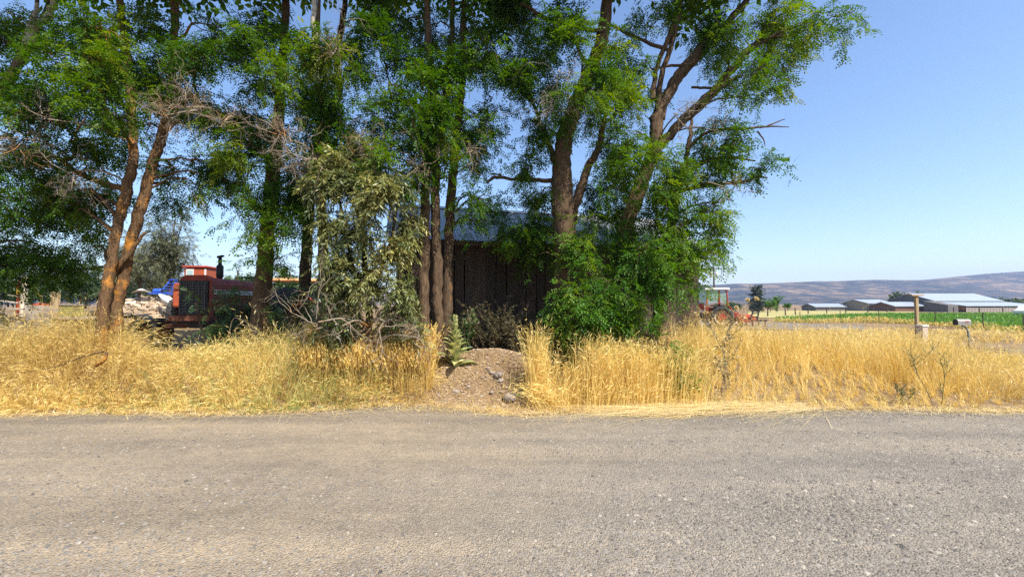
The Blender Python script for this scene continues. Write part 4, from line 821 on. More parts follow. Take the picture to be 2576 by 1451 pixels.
# ------------------------------------------------------------------ machinery
DULLRED = M('sun_dulled_red', (.32, .055, .03), (.18, .04, .026), 5, .65, 0, .05, c3=(.12, .06, .04), spots=.58)
def wheel(parent, loc, R, W, rim_mat, lugs=18, tyre_mat=RUBBER, rz=0, rimf=.6, steer=False):
    w = bpy.data.objects.new('wheel', None); COL.objects.link(w); w.parent = parent; w.location = loc; w.rotation_euler = (0, 0, rz)
    b = MB(); r = R * rimf; h = W / 2
    b.lathe([(r, -h * .78), (r * 1.12, -h * .98), (R * .93, -h), (R * .975, -h * .72), (R * .975, h * .72), (R * .93, h), (r * 1.12, h * .98), (r, h * .78)], 36, 'X', closed=True)
    for i in range(lugs):
        for sg in (-1, 1):
            if steer: continue
            a = 6.2832 * (i + (.5 if sg > 0 else 0)) / lugs; a2 = a + .9 / lugs * 2.2
            p = Vector((sg * h * .06, math.cos(a2) * R * .985, math.sin(a2) * R * .985)); q = Vector((sg * h * .98, math.cos(a) * R * .975, math.sin(a) * R * .975))
            b.bar(p, q, R * .055, R * .055)
    if steer:
        for sg in (-.5, 0, .5): b.lathe([(R * .97, sg * h - .008), (R, sg * h - .006), (R, sg * h + .006), (R * .97, sg * h + .008)], 36, 'X')
    b.build('tyre', tyre_mat, w, True)
    c = MB(); c.lathe([(r * 1.0, -h * .8), (r * 1.03, -h * .82), (r * .9, -h * .5), (r * .86, -h * .1), (r * .35, -h * .05), (r * .3, -h * .35), (.001, -h * .36)], 28, 'X')
    c.lathe([(r * 1.0, h * .8), (r * 1.03, h * .82), (r * .9, h * .5), (r * .86, h * .1), (r * .35, h * .05), (r * .3, h * .35), (.001, h * .36)], 28, 'X')
    for i in range(8):
        a = i * .785
        for sg in (-1, 1): c.box((sg * h * .12, math.cos(a) * r * .55, math.sin(a) * r * .55), (.03, .03, .03))
    c.build('rim', rim_mat, w, True); return w
def gz(x, y): return float(hgt(x, y))
# 1. row-crop tractor seen nose on, tall black stack
X, Y = P(488, 766, 10.6)[0], 10.6
tr = empty('farm_tractor', (X, Y, gz(X, Y)), .02, 'red tractor facing the road with black grille and tall exhaust stack', 'tractor')
MB().prism([(-.37, .93), (.37, .93), (.38, 1.62), (.34, 1.74), (.2, 1.79), (-.2, 1.79), (-.34, 1.74), (-.38, 1.62)], .02, 2.0, 'Y').build('hood', DULLRED, tr, bevel=.015)
b = MB().box((0, 0, 1.27), (.70, .07, .84)); gr = b.build('grille', BLACK, tr)
b = MB()
for i in range(11): b.box((0, -.045, .92 + i * .072), (.66, .02, .012))
for i in range(5): b.box((-.3 + i * .15, -.05, 1.28), (.014, .02, .76))
b.build('grille_bar', M('dull_grille', (.12, .12, .13), (.07, .07, .075), 6, .5, .5), gr)
MB().prism([(-.40, .82), (.40, .82), (.40, 1.66), (.36, 1.79), (.22, 1.84), (-.22, 1.84), (-.36, 1.79), (-.40, 1.66)], .03, .14, 'Y').build('nose_frame', DULLRED, tr, bevel=.012)
MB().box((.383, 1.1, 1.42), (.012, 1.9, .12)).build('side_stripe', WHITE, tr)
b = MB().box((.393, .75, 1.42), (.01, .8, .085)); bd = b.build('badge', BLACK, tr); MB().box((.4, .75, 1.42), (.008, .74, .05)).build('badge_plate', WHITE, bd)
MB().box((-.383, 1.1, 1.42), (.012, 1.9, .12)).build('side_stripe', WHITE, tr)
MB().box((0, -.02, .76), (.98, .32, .13)).build('weight_bracket', RUST, tr, bevel=.01)
MB().box((0, 1.2, .72), (.42, 2.3, .42)).build('engine_block', M('oily_engine', (.07, .05, .04), (.03, .028, .026), 7, .7), tr, bevel=.03)
b = MB().lathe([(.001, 1.78), (.05, 1.78), (.085, 1.84), (.085, 2.12), (.045, 2.17), (.042, 2.36), (.001, 2.36)], 16, 'Z', (.12, .75, 0)); b.prism([(.06, 2.34), (.2, 2.38), (.2, 2.42), (.06, 2.39)], .70, .80, 'Y')
b.build('exhaust_stack', BLACK, tr, True)
b = MB().box((0, .25, .56), (1.8, .14, .11)); b.box((-.86, .25, .5), (.1, .12, .3)); b.box((.86, .25, .5), (.1, .12, .3)); b.build('front_axle', RUST, tr)
for s in (-1, 1): wheel(tr, (s * 1.03, .25, .38), .38, .23, RUST, tyre_mat=DARK, steer=True)
for s in (-1, 1): wheel(tr, (s * .92, 2.75, .82), .82, .45, RUST, 20)
b = MB().box((0, 2.75, .82), (1.5, .25, .25)); b.box((0, 2.5, 1.15), (.6, .8, .4)); b.build('rear_axle', DULLRED, tr, bevel=.02)
b = MB().box((0, 2.7, 1.42), (.45, .42, .1)); b.box((0, 2.93, 1.65), (.45, .08, .4)); b.build('seat', BLACK, tr, bevel=.03)
b = MB().lathe([(.19, -.012), (.205, 0), (.19, .012), (.175, 0)], 20, 'Z', (0, 2.15, 1.9), closed=True); b.bar((0, 2.05, 1.7), (0, 2.15, 1.9), .03); b.build('steering_wheel', BLACK, tr)
# 2. orange machine behind it
X, Y = P(506, 766, 17)[0], 17.0
om = empty('harvester_cab', (X, Y, gz(X, Y)), .15, 'orange red harvester cab with white framed window behind the exhaust stack', 'harvester')
om.scale = (1.2, 1.2, 1.24)
MB().box((-.12, .3, 1.0), (.95, 1.6, .72)).build('body', ORANGE, om, bevel=.06); MB().box((-.42, -.3, 1.28), (.26, .5, .22)).build('side_tank', ORANGE, om, bevel=.05)
cb = MB().box((0, 0, 1.62), (.66, .8, .52)).build('cab', ORANGE, om, bevel=.05)
MB().box((-.14, -.41, 1.68), (.22, .02, .3)).build('window_frame', WHITE, cb); MB().box((-.14, -.425, 1.68), (.16, .012, .23)).build('window_glass', PALEGLASS, cb)
MB().box((0, 0, 1.91), (.74, .9, .06)).build('cab_roof', RED, om, bevel=.015)
MB().box((.31, -.41, 1.68), (.05, .02, .3)).build('cab_post', WHITE, om)
for s in (-1, 1): wheel(om, (s * .62 - .2, .3, .48), .48, .3, ORANGE, 14)
# 3. open cart with black fendered wheel
X, Y = P(352, 766, 10.0)[0], 10.0
ct = empty('old_cart', (X, Y, gz(X, Y)), .1, 'old cart with one small tyre under a flat black fender', 'cart')
wheel(ct, (0, 0, .36), .36, .2, RUST, tyre_mat=DARK, steer=True)
MB().prism([(-.28, .80), (.02, .86), (.22, .74), (.22, .72), (.0, .80), (-.28, .76)], -.2, .2, 'Y').build('fender', BLACK, ct)
b = MB().box((-.55, 0, .36), (.9, .08, .08)); b.box((-.8, .5, .5), (.5, 1.4, .1)); b.bar((-.12, .05, .36), (-.12, .05, .78), .04); b.build('frame', RUST, ct); wheel(ct, (-1.1, 0, .36), .36, .2, RUST, tyre_mat=DARK, steer=True)
# 4. tractor with canopy, side on
X, Y = P(752, 766, 17.0)[0], 17.0
ca = empty('canopy_tractor', (X, Y, gz(X, Y)), -1.25, 'orange tractor with flat tan canopy and big rear tyre', 'tractor')
for s in (-1, 1): wheel(ca, (s * .72, 0, .66), .66, .4, RUST, 18); wheel(ca, (s * .66, -1.9, .36), .36, .2, ORANGE, steer=True)
MB().box((0, -1.5, .98), (.5, 1.4, .5)).build('hood', ORANGE, ca, bevel=.05)
MB().box((0, -1.0, .62), (.35, 2.2, .35)).build('engine_block', BLACK, ca, bevel=.02)
MB().box((0, -.1, .85), (1.0, .9, .3)).build('platform', ORANGE, ca, bevel=.03)
for s in (-1, 1): MB().prism([(-.75, 1.0), (-.45, 1.36), (.45, 1.40), (.72, 1.2), (.68, 1.17), (.43, 1.35), (-.43, 1.31), (-.7, .98)], s * .5, s * .95, 'X').build('fender', RED, ca)
MB().box((0, -.15, 2.07), (1.5, 1.95, .1), taper=.94).build('canopy', M('tan_canopy', (.55, .3, .13), (.42, .2, .08), 3, .7, c3=(.3, .12, .05), spots=.6), ca, bevel=.02)
for sx in (-.66, .66):
    for sy in (-1.02, .62): MB().bar((sx, sy, .8), (sx, sy * .98, 2.04), .045).build('canopy_post', BLACK, ca)
b = MB().box((0, .15, 1.2), (.42, .4, .1)); b.box((0, .36, 1.42), (.42, .08, .4)); b.build('seat', BLACK, ca, bevel=.03)
# 5. red cab tractor beside the barn
X, Y = P(1800, 766, 30)[0], 30.0
rt = empty('cab_tractor', (X, Y, gz(X, Y)), -1.98, 'red and white cab tractor parked beyond the barn corner', 'tractor')
MB().prism([(-.34, 1.12), (.34, 1.12), (.36, 1.6), (.3, 1.72), (-.3, 1.72), (-.36, 1.6)], -2.6, -.72, 'Y').build('hood', RED, rt, bevel=.03)
for s in (-1, 1): MB().box((s * .365, -1.65, 1.2), (.012, 1.8, .11)).build('side_stripe', WHITE, rt)
MB().box((0, -2.62, 1.35), (.62, .04, .62)).build('grille', BLACK, rt)
MB().box((0, -1.5, .82), (.46, 2.1, .5)).build('engine_block', BLACK, rt, bevel=.03)
MB().bar((.3, -1.3, 1.7), (.3, -1.3, 2.5), .07).build('exhaust_stack', BLACK, rt)
cabm = MB()
for sx in (-.66, .66):
    cabm.bar((sx, -.62, .95), (sx * .94, -.5, 2.62), .075); cabm.bar((sx, .2, 1.1), (sx * .94, .22, 2.62), .07); cabm.bar((sx, .75, 1.4), (sx * .94, .68, 2.62), .075)
    cabm.box((sx, -.2, 1.15), (.05, .9, .5))
cabm.box((0, -.6, 1.2), (1.25, .05, .6)); cabm.box((0, .74, 1.5), (1.25, .05, .4))
cabo = cabm.build('cab', RED, rt, bevel=.01)
MB().box((0, .08, 2.69), (1.5, 1.6, .14), taper=.94).build('cab_roof', WHITE, rt, bevel=.03)
for sx in (-.64, .64):
    MB().box((sx, -.2, 2.0), (.014, .7, 1.1)).build('window', PALEGLASS, cabo); MB().box((sx, .47, 2.02), (.014, .4, 1.0)).build('window', PALEGLASS, cabo)
MB().box((0, -.56, 2.05), (1.15, .014, 1.05)).build('windscreen', GLASS, cabo); MB().box((0, .71, 2.05), (1.15, .014, .9)).build('rear_window', GLASS, cabo)
b = MB().box((0, .35, 1.35), (.5, .45, .12)); b.box((0, .58, 1.65), (.5, .1, .5)); b.build('seat', BLACK, rt)
RIMC = M('tan_rim', (.55, .42, .25), (.42, .3, .18), 5, .7)
for s in (-1, 1):
    w = wheel(rt, (s * .92, .35, .76), .76, .42, RIMC, 20); MB().lathe([(.001, s * .16), (.22, s * .15), (.26, s * .08), (.26, 0)], 20, 'X').build('hub', RED, w)
    wheel(rt, (s * .78, -2.1, .40), .40, .24, RIMC, steer=True)
    MB().prism([(-.62, 1.2), (-.38, 1.62), (.2, 1.74), (.75, 1.6), (1.02, 1.25), (.97, 1.22), (.72, 1.55), (.2, 1.69), (-.35, 1.57), (-.57, 1.18)], s * .68, s * 1.12, 'X').build('fender', RED, rt)
MB().box((0, -2.1, .45), (1.4, .12, .1)).build('front_axle', BLACK, rt)
b = MB().box((.72, -.55, .75), (.25, .35, .05)); b.box((.72, -.6, .5), (.25, .3, .05)); b.build('step', RED, rt)
b = MB().box((0, 1.15, .85), (1.1, .5, .45)); b.bar((-.4, 1.2, .6), (-.5, 2.1, .45), .09); b.bar((.4, 1.2, .6), (.5, 2.1, .45), .09); b.bar((0, 1.2, 1.05), (0, 2.0, .55), .08); b.build('hitch', RED, rt, bevel=.02)
# 6. implements beyond it
X, Y = P(1892, 766, 31)[0], 31.0
im = empty('mounted_plow', (X, Y, 0), -.3, 'dark steel plow standing beyond the red cab tractor', 'plow')
b = MB().box((0, 0, .45), (1.9, .12, .1)); b.box((0, .5, .45), (1.7, .1, .1))
for k in range(5): b.bar((-.8 + k * .4, 0, .45), (-.8 + k * .4, .5, .45), .06)
b.build('frame', BLACK, im)
b = MB().bar((-.15, 0, .5), (.1, 0, 1.25), .09); b.bar((.3, 0, .5), (.45, 0, 1.25), .09); b.bar((.0, 0, .95), (.4, 0, 1.0), .07); b.bar((.1, 0, 1.25), (.45, 0, 1.25), .08); b.build('mast', BLACK, im)
for k in range(5): MB().prism([(-.8 + k * .4 - .03, .42), (-.8 + k * .4 + .03, .42), (-.8 + k * .4 + .05, .1), (-.8 + k * .4 + .2, .01), (-.8 + k * .4, .01), (-.8 + k * .4 - .06, .12)], -.04, .04, 'Y').build('shank', RUST, im)
X, Y = P(1868, 766, 33)[0], 33.0
im = empty('red_mower', (X, Y, 0), .3, 'small red rotary mower behind the tractor hitch', 'mower')
MB().prism([(-.7, .25), (.7, .25), (.75, .5), (.3, .85), (-.3, .85), (-.75, .5)], -.6, .6, 'Y').build('deck', RED, im, bevel=.03)
MB().bar((0, -.6, .6), (-.2, -1.5, .7), .08).build('drawbar', RUST, im); wheel(im, (.5, .7, .22), .22, .12, RUST, steer=True)
# faded red sheet and yellow posts among the trunks
c = P(837, 766, 10.5); X, Y = c[0], 10.5; z = gz(X, Y)
ps = empty('metal_panel', (X, Y, z), .35, 'faded pink red sheet metal panel upright behind the shrub', 'panel')
MB().prism([(-.09, .35), (.07, .3), (.1, .75), (.12, 1.35), (.0, 1.5), (-.07, 1.2)], -.02, .02, 'Y').build('sheet', PINK, ps); MB().bar((-.02, .04, 0), (-.02, .04, 1.2), .05).build('stake', RUST, ps)
for px, lb in ((779, 'yellow painted steel post in the grass by the slim trunks'), (834, 'yellow painted steel post under the faded red panel')):
    c = P(px, 766, 9.0); X, Y = c[0], 9.0; z = gz(X, Y)
    p = empty('yellow_post', (X, Y, z), 0, lb, 'post', 'yellow painted posts')
    MB().lathe([(.07, 0), (.07, .5)], 14).build('shaft', RUST, p, True); MB().lathe([(.105, .46), (.115, .48), (.115, .66), (.1, .69), (.001, .69)], 16).build('cap', YELLOW, p, True)

# ------------------------------------------------------------------ yard clutter beyond the crossing trunks
c = P(372, 766, 23); X, Y = c[0], 23.0; z = gz(X, Y)
nm = NM(); hx_ = np.linspace(-2.2, 2.0, 22); hy_ = np.linspace(-1.2, 1.4, 12)
GX, GYY = np.meshgrid(hx_, hy_); GZ = z - .1 + (1.0 * np.exp(-((GX - .1) / 1.25) ** 2 - (GYY / .8) ** 2) + .35 * np.exp(-((GX + 1.2) / .6) ** 2 - (GYY / .6) ** 2)) * (1 + .2 * RNG.normal(size=GX.shape))
n = len(hx_); i = np.arange(len(hy_) - 1)[:, None] * n; j = np.arange(n - 1)[None]
nm.add(np.stack([GX + X, GYY + Y, GZ], -1).reshape(-1, 3), np.stack([i + j, i + j + 1, i + n + j + 1, i + n + j], -1).reshape(-1, 4), .3)
for k in range(520):
    a = RNG.normal(0, 1, 2) * (1.25, .55); b0 = np.array((X + a[0], Y + a[1], z + 1.02 * math.exp(-(a[0] / 1.25) ** 2 - (a[1] / .8) ** 2) + RNG.uniform(-.1, .08)))
    d = norm(np.array((RNG.normal(0, 1), RNG.normal(0, .6), RNG.normal(0, .22)))) * RNG.uniform(.15, .8)
    if k % 5 == 0: nm.add(*(lambda v, q: (v, q))(np.array([b0, b0 + d, b0 + d + (0, .02, .1), b0 + (0, .02, .1)]), np.array([(0, 1, 2, 3)])), RNG.uniform(.5, 1))
    else: nm.tube(np.array([b0 - d / 2, b0 + d * .1 + RNG.normal(size=3) * .03, b0 + d / 2]), [.022, .02, .01], 4, r=RNG.random())
tag(link('brush_pile', nm.mesh('brush_pile', leaf_mat('dead_brush', [(0, (.16, .11, .07)), (.5, (.38, .28, .18)), (.85, (.54, .43, .31)), (1, (.7, .63, .53))], 0, .02))), 'heap of dead branches and scrap boards beside the tractor', 'brush pile', kind='stuff')
def at(px, py, Y): p = P(px, py, Y); return p
# blue step ladder, blue beam, drum and white culvert on the heap
p0 = at(428, 738, 23.2); ld = empty('step_ladder', p0, .25, 'blue step ladder standing on the brush heap', 'ladder')
for s in (-1, 1):
    MB().bar((s * .26 - .22, 0, 0), (s * .12 + .1, .05, .74), .05, .05).build('rail', BLUE, ld); MB().bar((s * .22 + .22, .45, 0), (s * .1 + .12, .08, .74), .04, .04).build('back_leg', BLUE, ld)
for k in range(4): t = (k + .6) / 5; MB().box((-.22 + .32 * t, .05 * t, .74 * t), (.52 - .28 * t, .08, .03)).build('step', BLUE, ld)
MB().box((.11, .06, .76), (.32, .2, .04)).build('top_cap', BLUE, ld)
b = MB().bar(at(374, 737, 22.8), at(486, 741, 22.6), .12, .1); tag(b.build('blue_beam', BLUE), 'long blue steel beam lying across the brush heap', 'beam')
c = at(398, 732, 22.9); dr = empty('blue_drum', c, 0, 'small blue drum on its side before the ladder', 'drum'); b = MB().lathe([(.001, -.2), (.13, -.2), (.14, -.17), (.13, -.1), (.14, 0), (.13, .1), (.14, .17), (.13, .2), (.001, .2)], 18, 'X'); b.build('shell', BLUE, dr, True); MB().lathe([(.10, .202), (.06, .206), (.001, .206)], 14, 'X').build('lid', BLACK, dr)
a_ = at(402, 742, 22.3); b_ = at(436, 764, 21.6); d = Vector(b_ - a_); cv = empty('white_culvert', a_, 0, 'white funnel shaped culvert sliding down the heap', 'culvert')
b = MB(); b.tube([(0, 0, 0), tuple(d * .55), tuple(d)], [.07, .2, .15], 18, caps=False); b.tube([tuple(d), tuple(d * .6), tuple(d * .1)], [.13, .17, .05], 18, caps=False); b.build('shell', WHITE, cv, True)
b = MB(); b.tube([tuple(d * .95), tuple(d * 1.02)], [.158, .162], 18, caps=False); b.build('collar', CREAM, cv, True)
c = at(352, 735, 22.4); b = MB(); b.add([tuple(c + np.array(q)) for q in ((-.5, 0, -.05), (-.1, -.1, .12), (.3, -.05, .1), (.55, .1, -.02), (.2, .3, .0), (-.3, .3, .05), (0, .1, .2))], [(0, 1, 6), (1, 2, 6), (2, 3, 6), (3, 4, 6), (4, 5, 6), (5, 0, 6)])
tag(b.build('white_tarp', WHITE), 'crumpled white tarp on top of the brush heap', 'tarp')
# wagon box, boards, tank
p0 = at(130, 766, 19); X, Y = p0[0], 19.0; z = gz(X, Y); wg = empty('wagon_box', (X, Y, z), .08, 'old wagon box with grey board side and yellow olive tailgate', 'wagon')
for k in range(3): MB().box((-.55, 0, .30 + k * .19), (1.15, .05, .17), Matrix.Rotation(random.uniform(-.02, .03), 3, 'Y')).build('side_board', GREYWOOD, wg)
MB().box((.17, -.03, .78), (.32, .14, 1.2)).build('corner_post', POST, wg, bevel=.02)
MB().box((.82, .02, .5), (.98, .05, .55)).build('tailgate', OLIVEP, wg)
MB().box((.82, 0, .80), (1.0, .09, .06)).build('top_rail', GREYWOOD, wg); MB().box((.1, .9, .22), (2.6, 1.9, .1)).build('floor', GREYWOOD, wg)
for s in (-1, 1): wheel(wg, (s * .9, 1.0, .26), .26, .16, RUST, steer=True)
p0 = at(60, 766, 20); X, Y = p0[0], 20.0; z = gz(X, Y)
tk = empty('cream_tank', (X, Y, z), 0, 'tall narrow cream tank with domed top', 'tank'); MB().lathe([(.1, .0), (.13, .3), (.13, 1.98), (.11, 2.05), (.05, 2.1), (.001, 2.11)], 18).build('shell', CREAM, tk, True); MB().lathe([(.16, 0), (.16, .1), (.001, .1)], 16).build('base', RUST, tk)
p0 = at(48, 766, 20.2); X, Y = p0[0], 20.2; z = gz(X, Y)
tk = empty('red_cylinder', (X, Y, z), 0, 'red gas cylinder with yellow band beside the cream tank', 'cylinder'); MB().lathe([(.001, 0), (.1, 0), (.1, 1.62), (.07, 1.74), (.03, 1.8), (.03, 1.88), (.001, 1.88)], 16).build('shell', RED, tk, True); MB().lathe([(.104, 1.25), (.106, 1.27), (.106, 1.5), (.104, 1.52)], 16).build('band', YELLOW, tk, True)
for px, Yq, lb in ((97, 24, 'small orange tiller farther from the wagon post'), (118, 23, 'small orange tiller next to the wagon post')):
    X = P(px, 766, Yq)[0]; z = gz(X, Yq); q = empty('orange_tiller', (X, Yq, z + .12), .4, lb, 'tiller', 'orange tillers in the yard')
    MB().prism([(-.25, .2), (.25, .2), (.3, .42), (.1, .6), (-.2, .5)], -.2, .2, 'Y').build('body', ORANGE, q, bevel=.03); MB().bar((.25, 0, .45), (.7, 0, .62), .04).build('handle', RUST, q); wheel(q, (0, -.26, .2), .2, .1, RUST, steer=True, rz=1.57)
X = P(4, 766, 14)[0]; z = gz(X, 14); ty = empty('iron_ring', (X, 14, z + .55), 0, 'old rusty ring wheel lying on boards at the picture edge', 'ring'); MB().lathe([(.09, -.04), (.16, -.05), (.18, 0), (.16, .05), (.09, .04)], 22, 'Y', closed=True).build('ring', RUST, ty, True)
for k, (x0, y0, x1, y1, Yq, lb) in enumerate(((-40, 752, 68, 764, 13.5, 'topmost pale board of the leaning lumber'), (-40, 770, 60, 778, 13.2, 'pale board below the topmost one of the leaning lumber'), (-30, 784, 66, 792, 13.0, 'lowest board of the leaning lumber'), (20, 742, 80, 750, 15.5, 'short grey board behind the leaning lumber'), (70, 772, 150, 781, 15.0, 'grey board lying before the wagon box'), (225, 782, 330, 790, 14.5, 'thin board at the foot of the crossing trunks'))):
    b = MB().bar(at(x0, y0, Yq), at(x1, y1, Yq + .4), .14, .04); tag(b.build('loose_board', GREYWOOD), lb, 'board', 'loose boards in the yard')
st = NM()                                    # trestle under the boards
for px, Yq in ((10, 13.4), (50, 13.5), (110, 15.1)):
    a = P(px, 766, Yq); q = MB().box((a[0], Yq, gz(a[0], Yq) + .3), (.3, .3, .62)).build('wood_block', GREYWOOD); tag(q, {10: 'squat wood block under the leaning lumber at the picture edge', 50: 'squat wood block under the leaning lumber end', 110: 'squat wood block under the board by the wagon box'}[px], 'block', 'wood blocks in the yard')

# ------------------------------------------------------------------ the far farm
def gable(name, label, px0, px1, Y, eave, ridge, rot, depth, wallm, roofm, base=781, cat='barn', lean=None, ovh=.3):
    a = P(px0, 766, Y); W = (px1 - px0) / PXM(Y); ez = P(0, eave, Y)[2]; rz = P(0, ridge, Y + depth / 2)[2]
    r = empty(name, (a[0], Y, 0), rot, label, cat)
    MB().prism([(0, 0), (depth, 0), (depth, ez), (depth / 2, rz), (0, ez)], .0, W, 'X').build('wall', wallm, r)
    sl_ = (rz - ez) / (depth / 2)
    for s in (0, 1):
        y0 = -ovh if not s else depth + ovh; z0 = ez - ovh * sl_
        b = MB(); b.add([(-ovh, y0, z0 + .06), (W + ovh, y0, z0 + .06), (W + ovh, depth / 2, rz + .06), (-ovh, depth / 2, rz + .06), (-ovh, y0, z0 + .12), (W + ovh, y0, z0 + .12), (W + ovh, depth / 2, rz + .13), (-ovh, depth / 2, rz + .13)],
                        [(0, 1, 2, 3), (4, 5, 6, 7), (0, 1, 5, 4), (1, 2, 6, 5), (2, 3, 7, 6), (3, 0, 4, 7)]); b.build('roof', roofm, r)
    return r, W, ez, rz
hb, W, ez, rz = gable('hay_barn', 'large open sided hay barn with pale metal roof and lean-to', 2352, 2520, 96, 757, 739.5, .0, 12, BARNGREY, FARROOF)
b = MB(); z1, z0 = ez - .25, P(0, 770, 90)[2]; b.add([(-.4, -.1, z1), (W + .5, -.1, z1), (W + 3.0, -6.2, z0), (.4, -6.2, z0), (-.4, -.1, z1 + .08), (W + .5, -.1, z1 + .08), (W + 3.0, -6.2, z0 + .08), (.4, -6.2, z0 + .08)], [(0, 1, 2, 3), (4, 5, 6, 7), (0, 1, 5, 4), (1, 2, 6, 5), (2, 3, 7, 6), (3, 0, 4, 7)]); b.build('lean_to_roof', FARROOF, hb)
for k in range(7): MB().box((.6 + k * (W + 2.0) / 6, -6.0, z0 / 2), (.22, .22, z0)).build('post', DARKPOST, hb)
for k in range(26): MB().box((.7 + k * (W + 1.6) / 26, -6.15, .48), ((W + 1.6) / 26 - .05, .05, .94)).build('fence_board', BROWNWALL, hb)
for k in range(5): MB().box((1.4 + k * 2.6, -.03, 1.35), (1.7, .06, 1.9)).build('bay_shade_panel', BLACK, hb)  # black panels on the solid wall paint the shade inside open bays
b = MB(); b.prism([(-5.4, 0), (0, 0), (0, ez), (-5.4, ez - .9)], -2.6, -.42, 'X'); b.build('side_shed', BARNGREY, hb)
gable('gabled_barn', 'pale brown gabled barn with light metal roof', 2184, 2252, 104, 763, 754.5, .12, 7, BROWNWALL, FARROOF)
gable('long_shed', 'long low shed with dull red wall and pale roof', 2252, 2340, 97, 770.5, 760.5, .0, 7, BARNRED, FARROOF)
gable('blue_roof_shed', 'small low shed with bright blue roof by the hay barn', 2336, 2362, 99, 771, 762, .0, 5, BARNRED, BLUEROOF)
gable('tin_shed', 'small dark shed with pale roof standing alone', 2052, 2122, 108, 772, 764.5, -.08, 6, BARNGREY, FARROOF)
hb2 = P(2430, 766, 91); bl = MB().box((hb2[0], 91.2, .9), (1.6, 1.2, 1.1)).build('hay_bale', M('orange_bale', (.5, .26, .12), (.38, .2, .1), 3, .9)); tag(bl, 'orange brown bale stacked inside the hay barn lean-to', 'bale')
# white car at the picture edge
a = P(2588, 766, 62); cr = empty('white_car', (a[0], 62, 0), .3, 'white car parked past the hay barn end', 'car')
MB().prism([(-2.1, .3), (-2.1, .75), (-1.3, .85), (-.7, 1.38), (.8, 1.42), (1.5, .95), (2.15, .85), (2.2, .3)], -.85, .85, 'Y').build('body', WHITE, cr, bevel=.08)
MB().prism([(-1.1, .9), (-.62, 1.32), (.72, 1.35), (1.25, .95)], -.86, .86, 'Y').build('window', GLASS, cr)
for sx in (-1.3, 1.35):
    for sy in (-.78, .78): wheel(cr, (sx, sy, .32), .32, .2, WHITE, steer=True, rz=1.57)
# fences
def fence(label, posts, hp, mat, r, steel=False, wires=3):
    f = empty('wire_fence', (*posts[0], 0), 0, label, 'fence'); o = Vector((*posts[0], 0))
    for k, (x, y) in enumerate(posts):
        lx = random.uniform(-.06, .06); b = MB(); b.tube([(x - o.x, y - o.y, -.1), (x - o.x + lx, y - o.y, hp * random.uniform(.85, 1.1))], [r, r * .9], 6); b.build('post', mat, f)
    for k in range(wires):
        b = MB()
        for p, q in zip(posts[:-1], posts[1:]): b.bar((p[0] - o.x, p[1] - o.y, hp * (.35 + .28 * k)), (q[0] - o.x, q[1] - o.y, hp * (.35 + .28 * k)), .012)
        b.build('wire', WIRE, f)
fence('dark wooden post and wire fence before the far sheds', [G(x, y)[:2] for x, y in ((1930, 796), (1975, 794), (2000, 792.5), (2032, 790), (2079, 788.5), (2127, 787.5), (2182, 787), (2230, 786.5), (2300, 786), (2367, 785.5), (2398, 785.5), (2462, 786), (2521, 786.5), (2600, 787))], 1.15, DARKPOST, .09)
fence('thin steel post fence along the near edge of the green field', [G(x, y)[:2] for x, y in ((2010, 809), (2112, 809), (2210, 812), (2350, 819), (2470, 829), (2571, 838), (2700, 855))], 1.05, DARKPOST, .03)
# T shaped post, meter box, mailbox
a = P(2305, 766, 16.5); tp = empty('clothesline_post', (a[0], 16.5, gz(a[0], 16.5)), 0, 'tan wooden post with short flat crossboard standing in the grass', 'post')
MB().box((0, 0, .97), (.10, .10, 1.94)).build('post', POST, tp, bevel=.01); MB().box((-.01, 0, 1.96), (.46, .2, .05)).build('crossboard', POST, tp)
a = P(2318, 766, 15.6); mb_ = empty('meter_box', (a[0], 15.6, gz(a[0], 15.6)), .1, 'small white capped meter box in front of the wooden post', 'box')
MB().box((0, 0, .42), (.2, .19, .80), taper=1.1).build('box', M('dusty_pink_box', (.5, .42, .38), (.4, .33, .3), 6, .8), mb_, bevel=.01); MB().box((0, 0, .83), (.27, .26, .07)).build('lid', WHITE, mb_, bevel=.015)
a = P(2432, 766, 14.5); ml = empty('mailbox', (a[0], 14.5, gz(a[0], 14.5)), 0, 'grey rural mailbox on a curved pipe post', 'mailbox')
MB().tube([(0, 0, -.05), (.02, 0, .5), (0, 0, .72), (-.08, 0, .84), (-.2, 0, .88)], .03, 8).build('pipe_post', M('galv_pipe', (.3, .31, .32), (.2, .21, .22), 5, .5, .6), ml, True)
sec = [(-.08, 0), (.08, 0), (.085, .12)] + [(.085 * math.cos(t), .12 + .085 * math.sin(t)) for t in np.linspace(.3, 2.84, 7)] + [(-.085, .12)]
b = MB().prism(sec, -.22, .22, 'X'); b.v = [(x - .18, y, z + .9) for x, y, z in b.v]; bx = b.build('box', M('mailbox_grey', (.34, .32, .3), (.2, .19, .18), 8, .5, .3, c3=(.15, .1, .08)), ml)
b = MB().prism(sec, -.232, -.222, 'X'); b.v = [(x - .18, y * 1.04, z * 1.02 + .897) for x, y, z in b.v]; b.build('open_end_shade', BLACK, bx); MB().box((-.1, -.09, 1.02), (.12, .008, .03)).build('flag', RED, bx)  # black end plate paints the shade inside the mailbox's open end
# utility pole with transformer
a = P(1797, 766, 44); up_ = empty('utility_pole', (a[0], 44, 0), 0, 'thin utility pole with pale transformer cans behind the locust twigs', 'pole')
MB().tube([(0, 0, -.2), (0, 0, 5.6)], [.11, .08], 10).build('pole', DARKPOST, up_, True)
for s in (-1, 1): MB().lathe([(.001, 0), (.13, 0), (.13, .5), (.09, .56), (.001, .56)], 12, 'Z', (s * .3, 0, 4.4)).build('transformer', WHITE, up_, True)
MB().box((0, -.12, 5.3), (1.5, .1, .1)).build('crossarm', DARKPOST, up_)

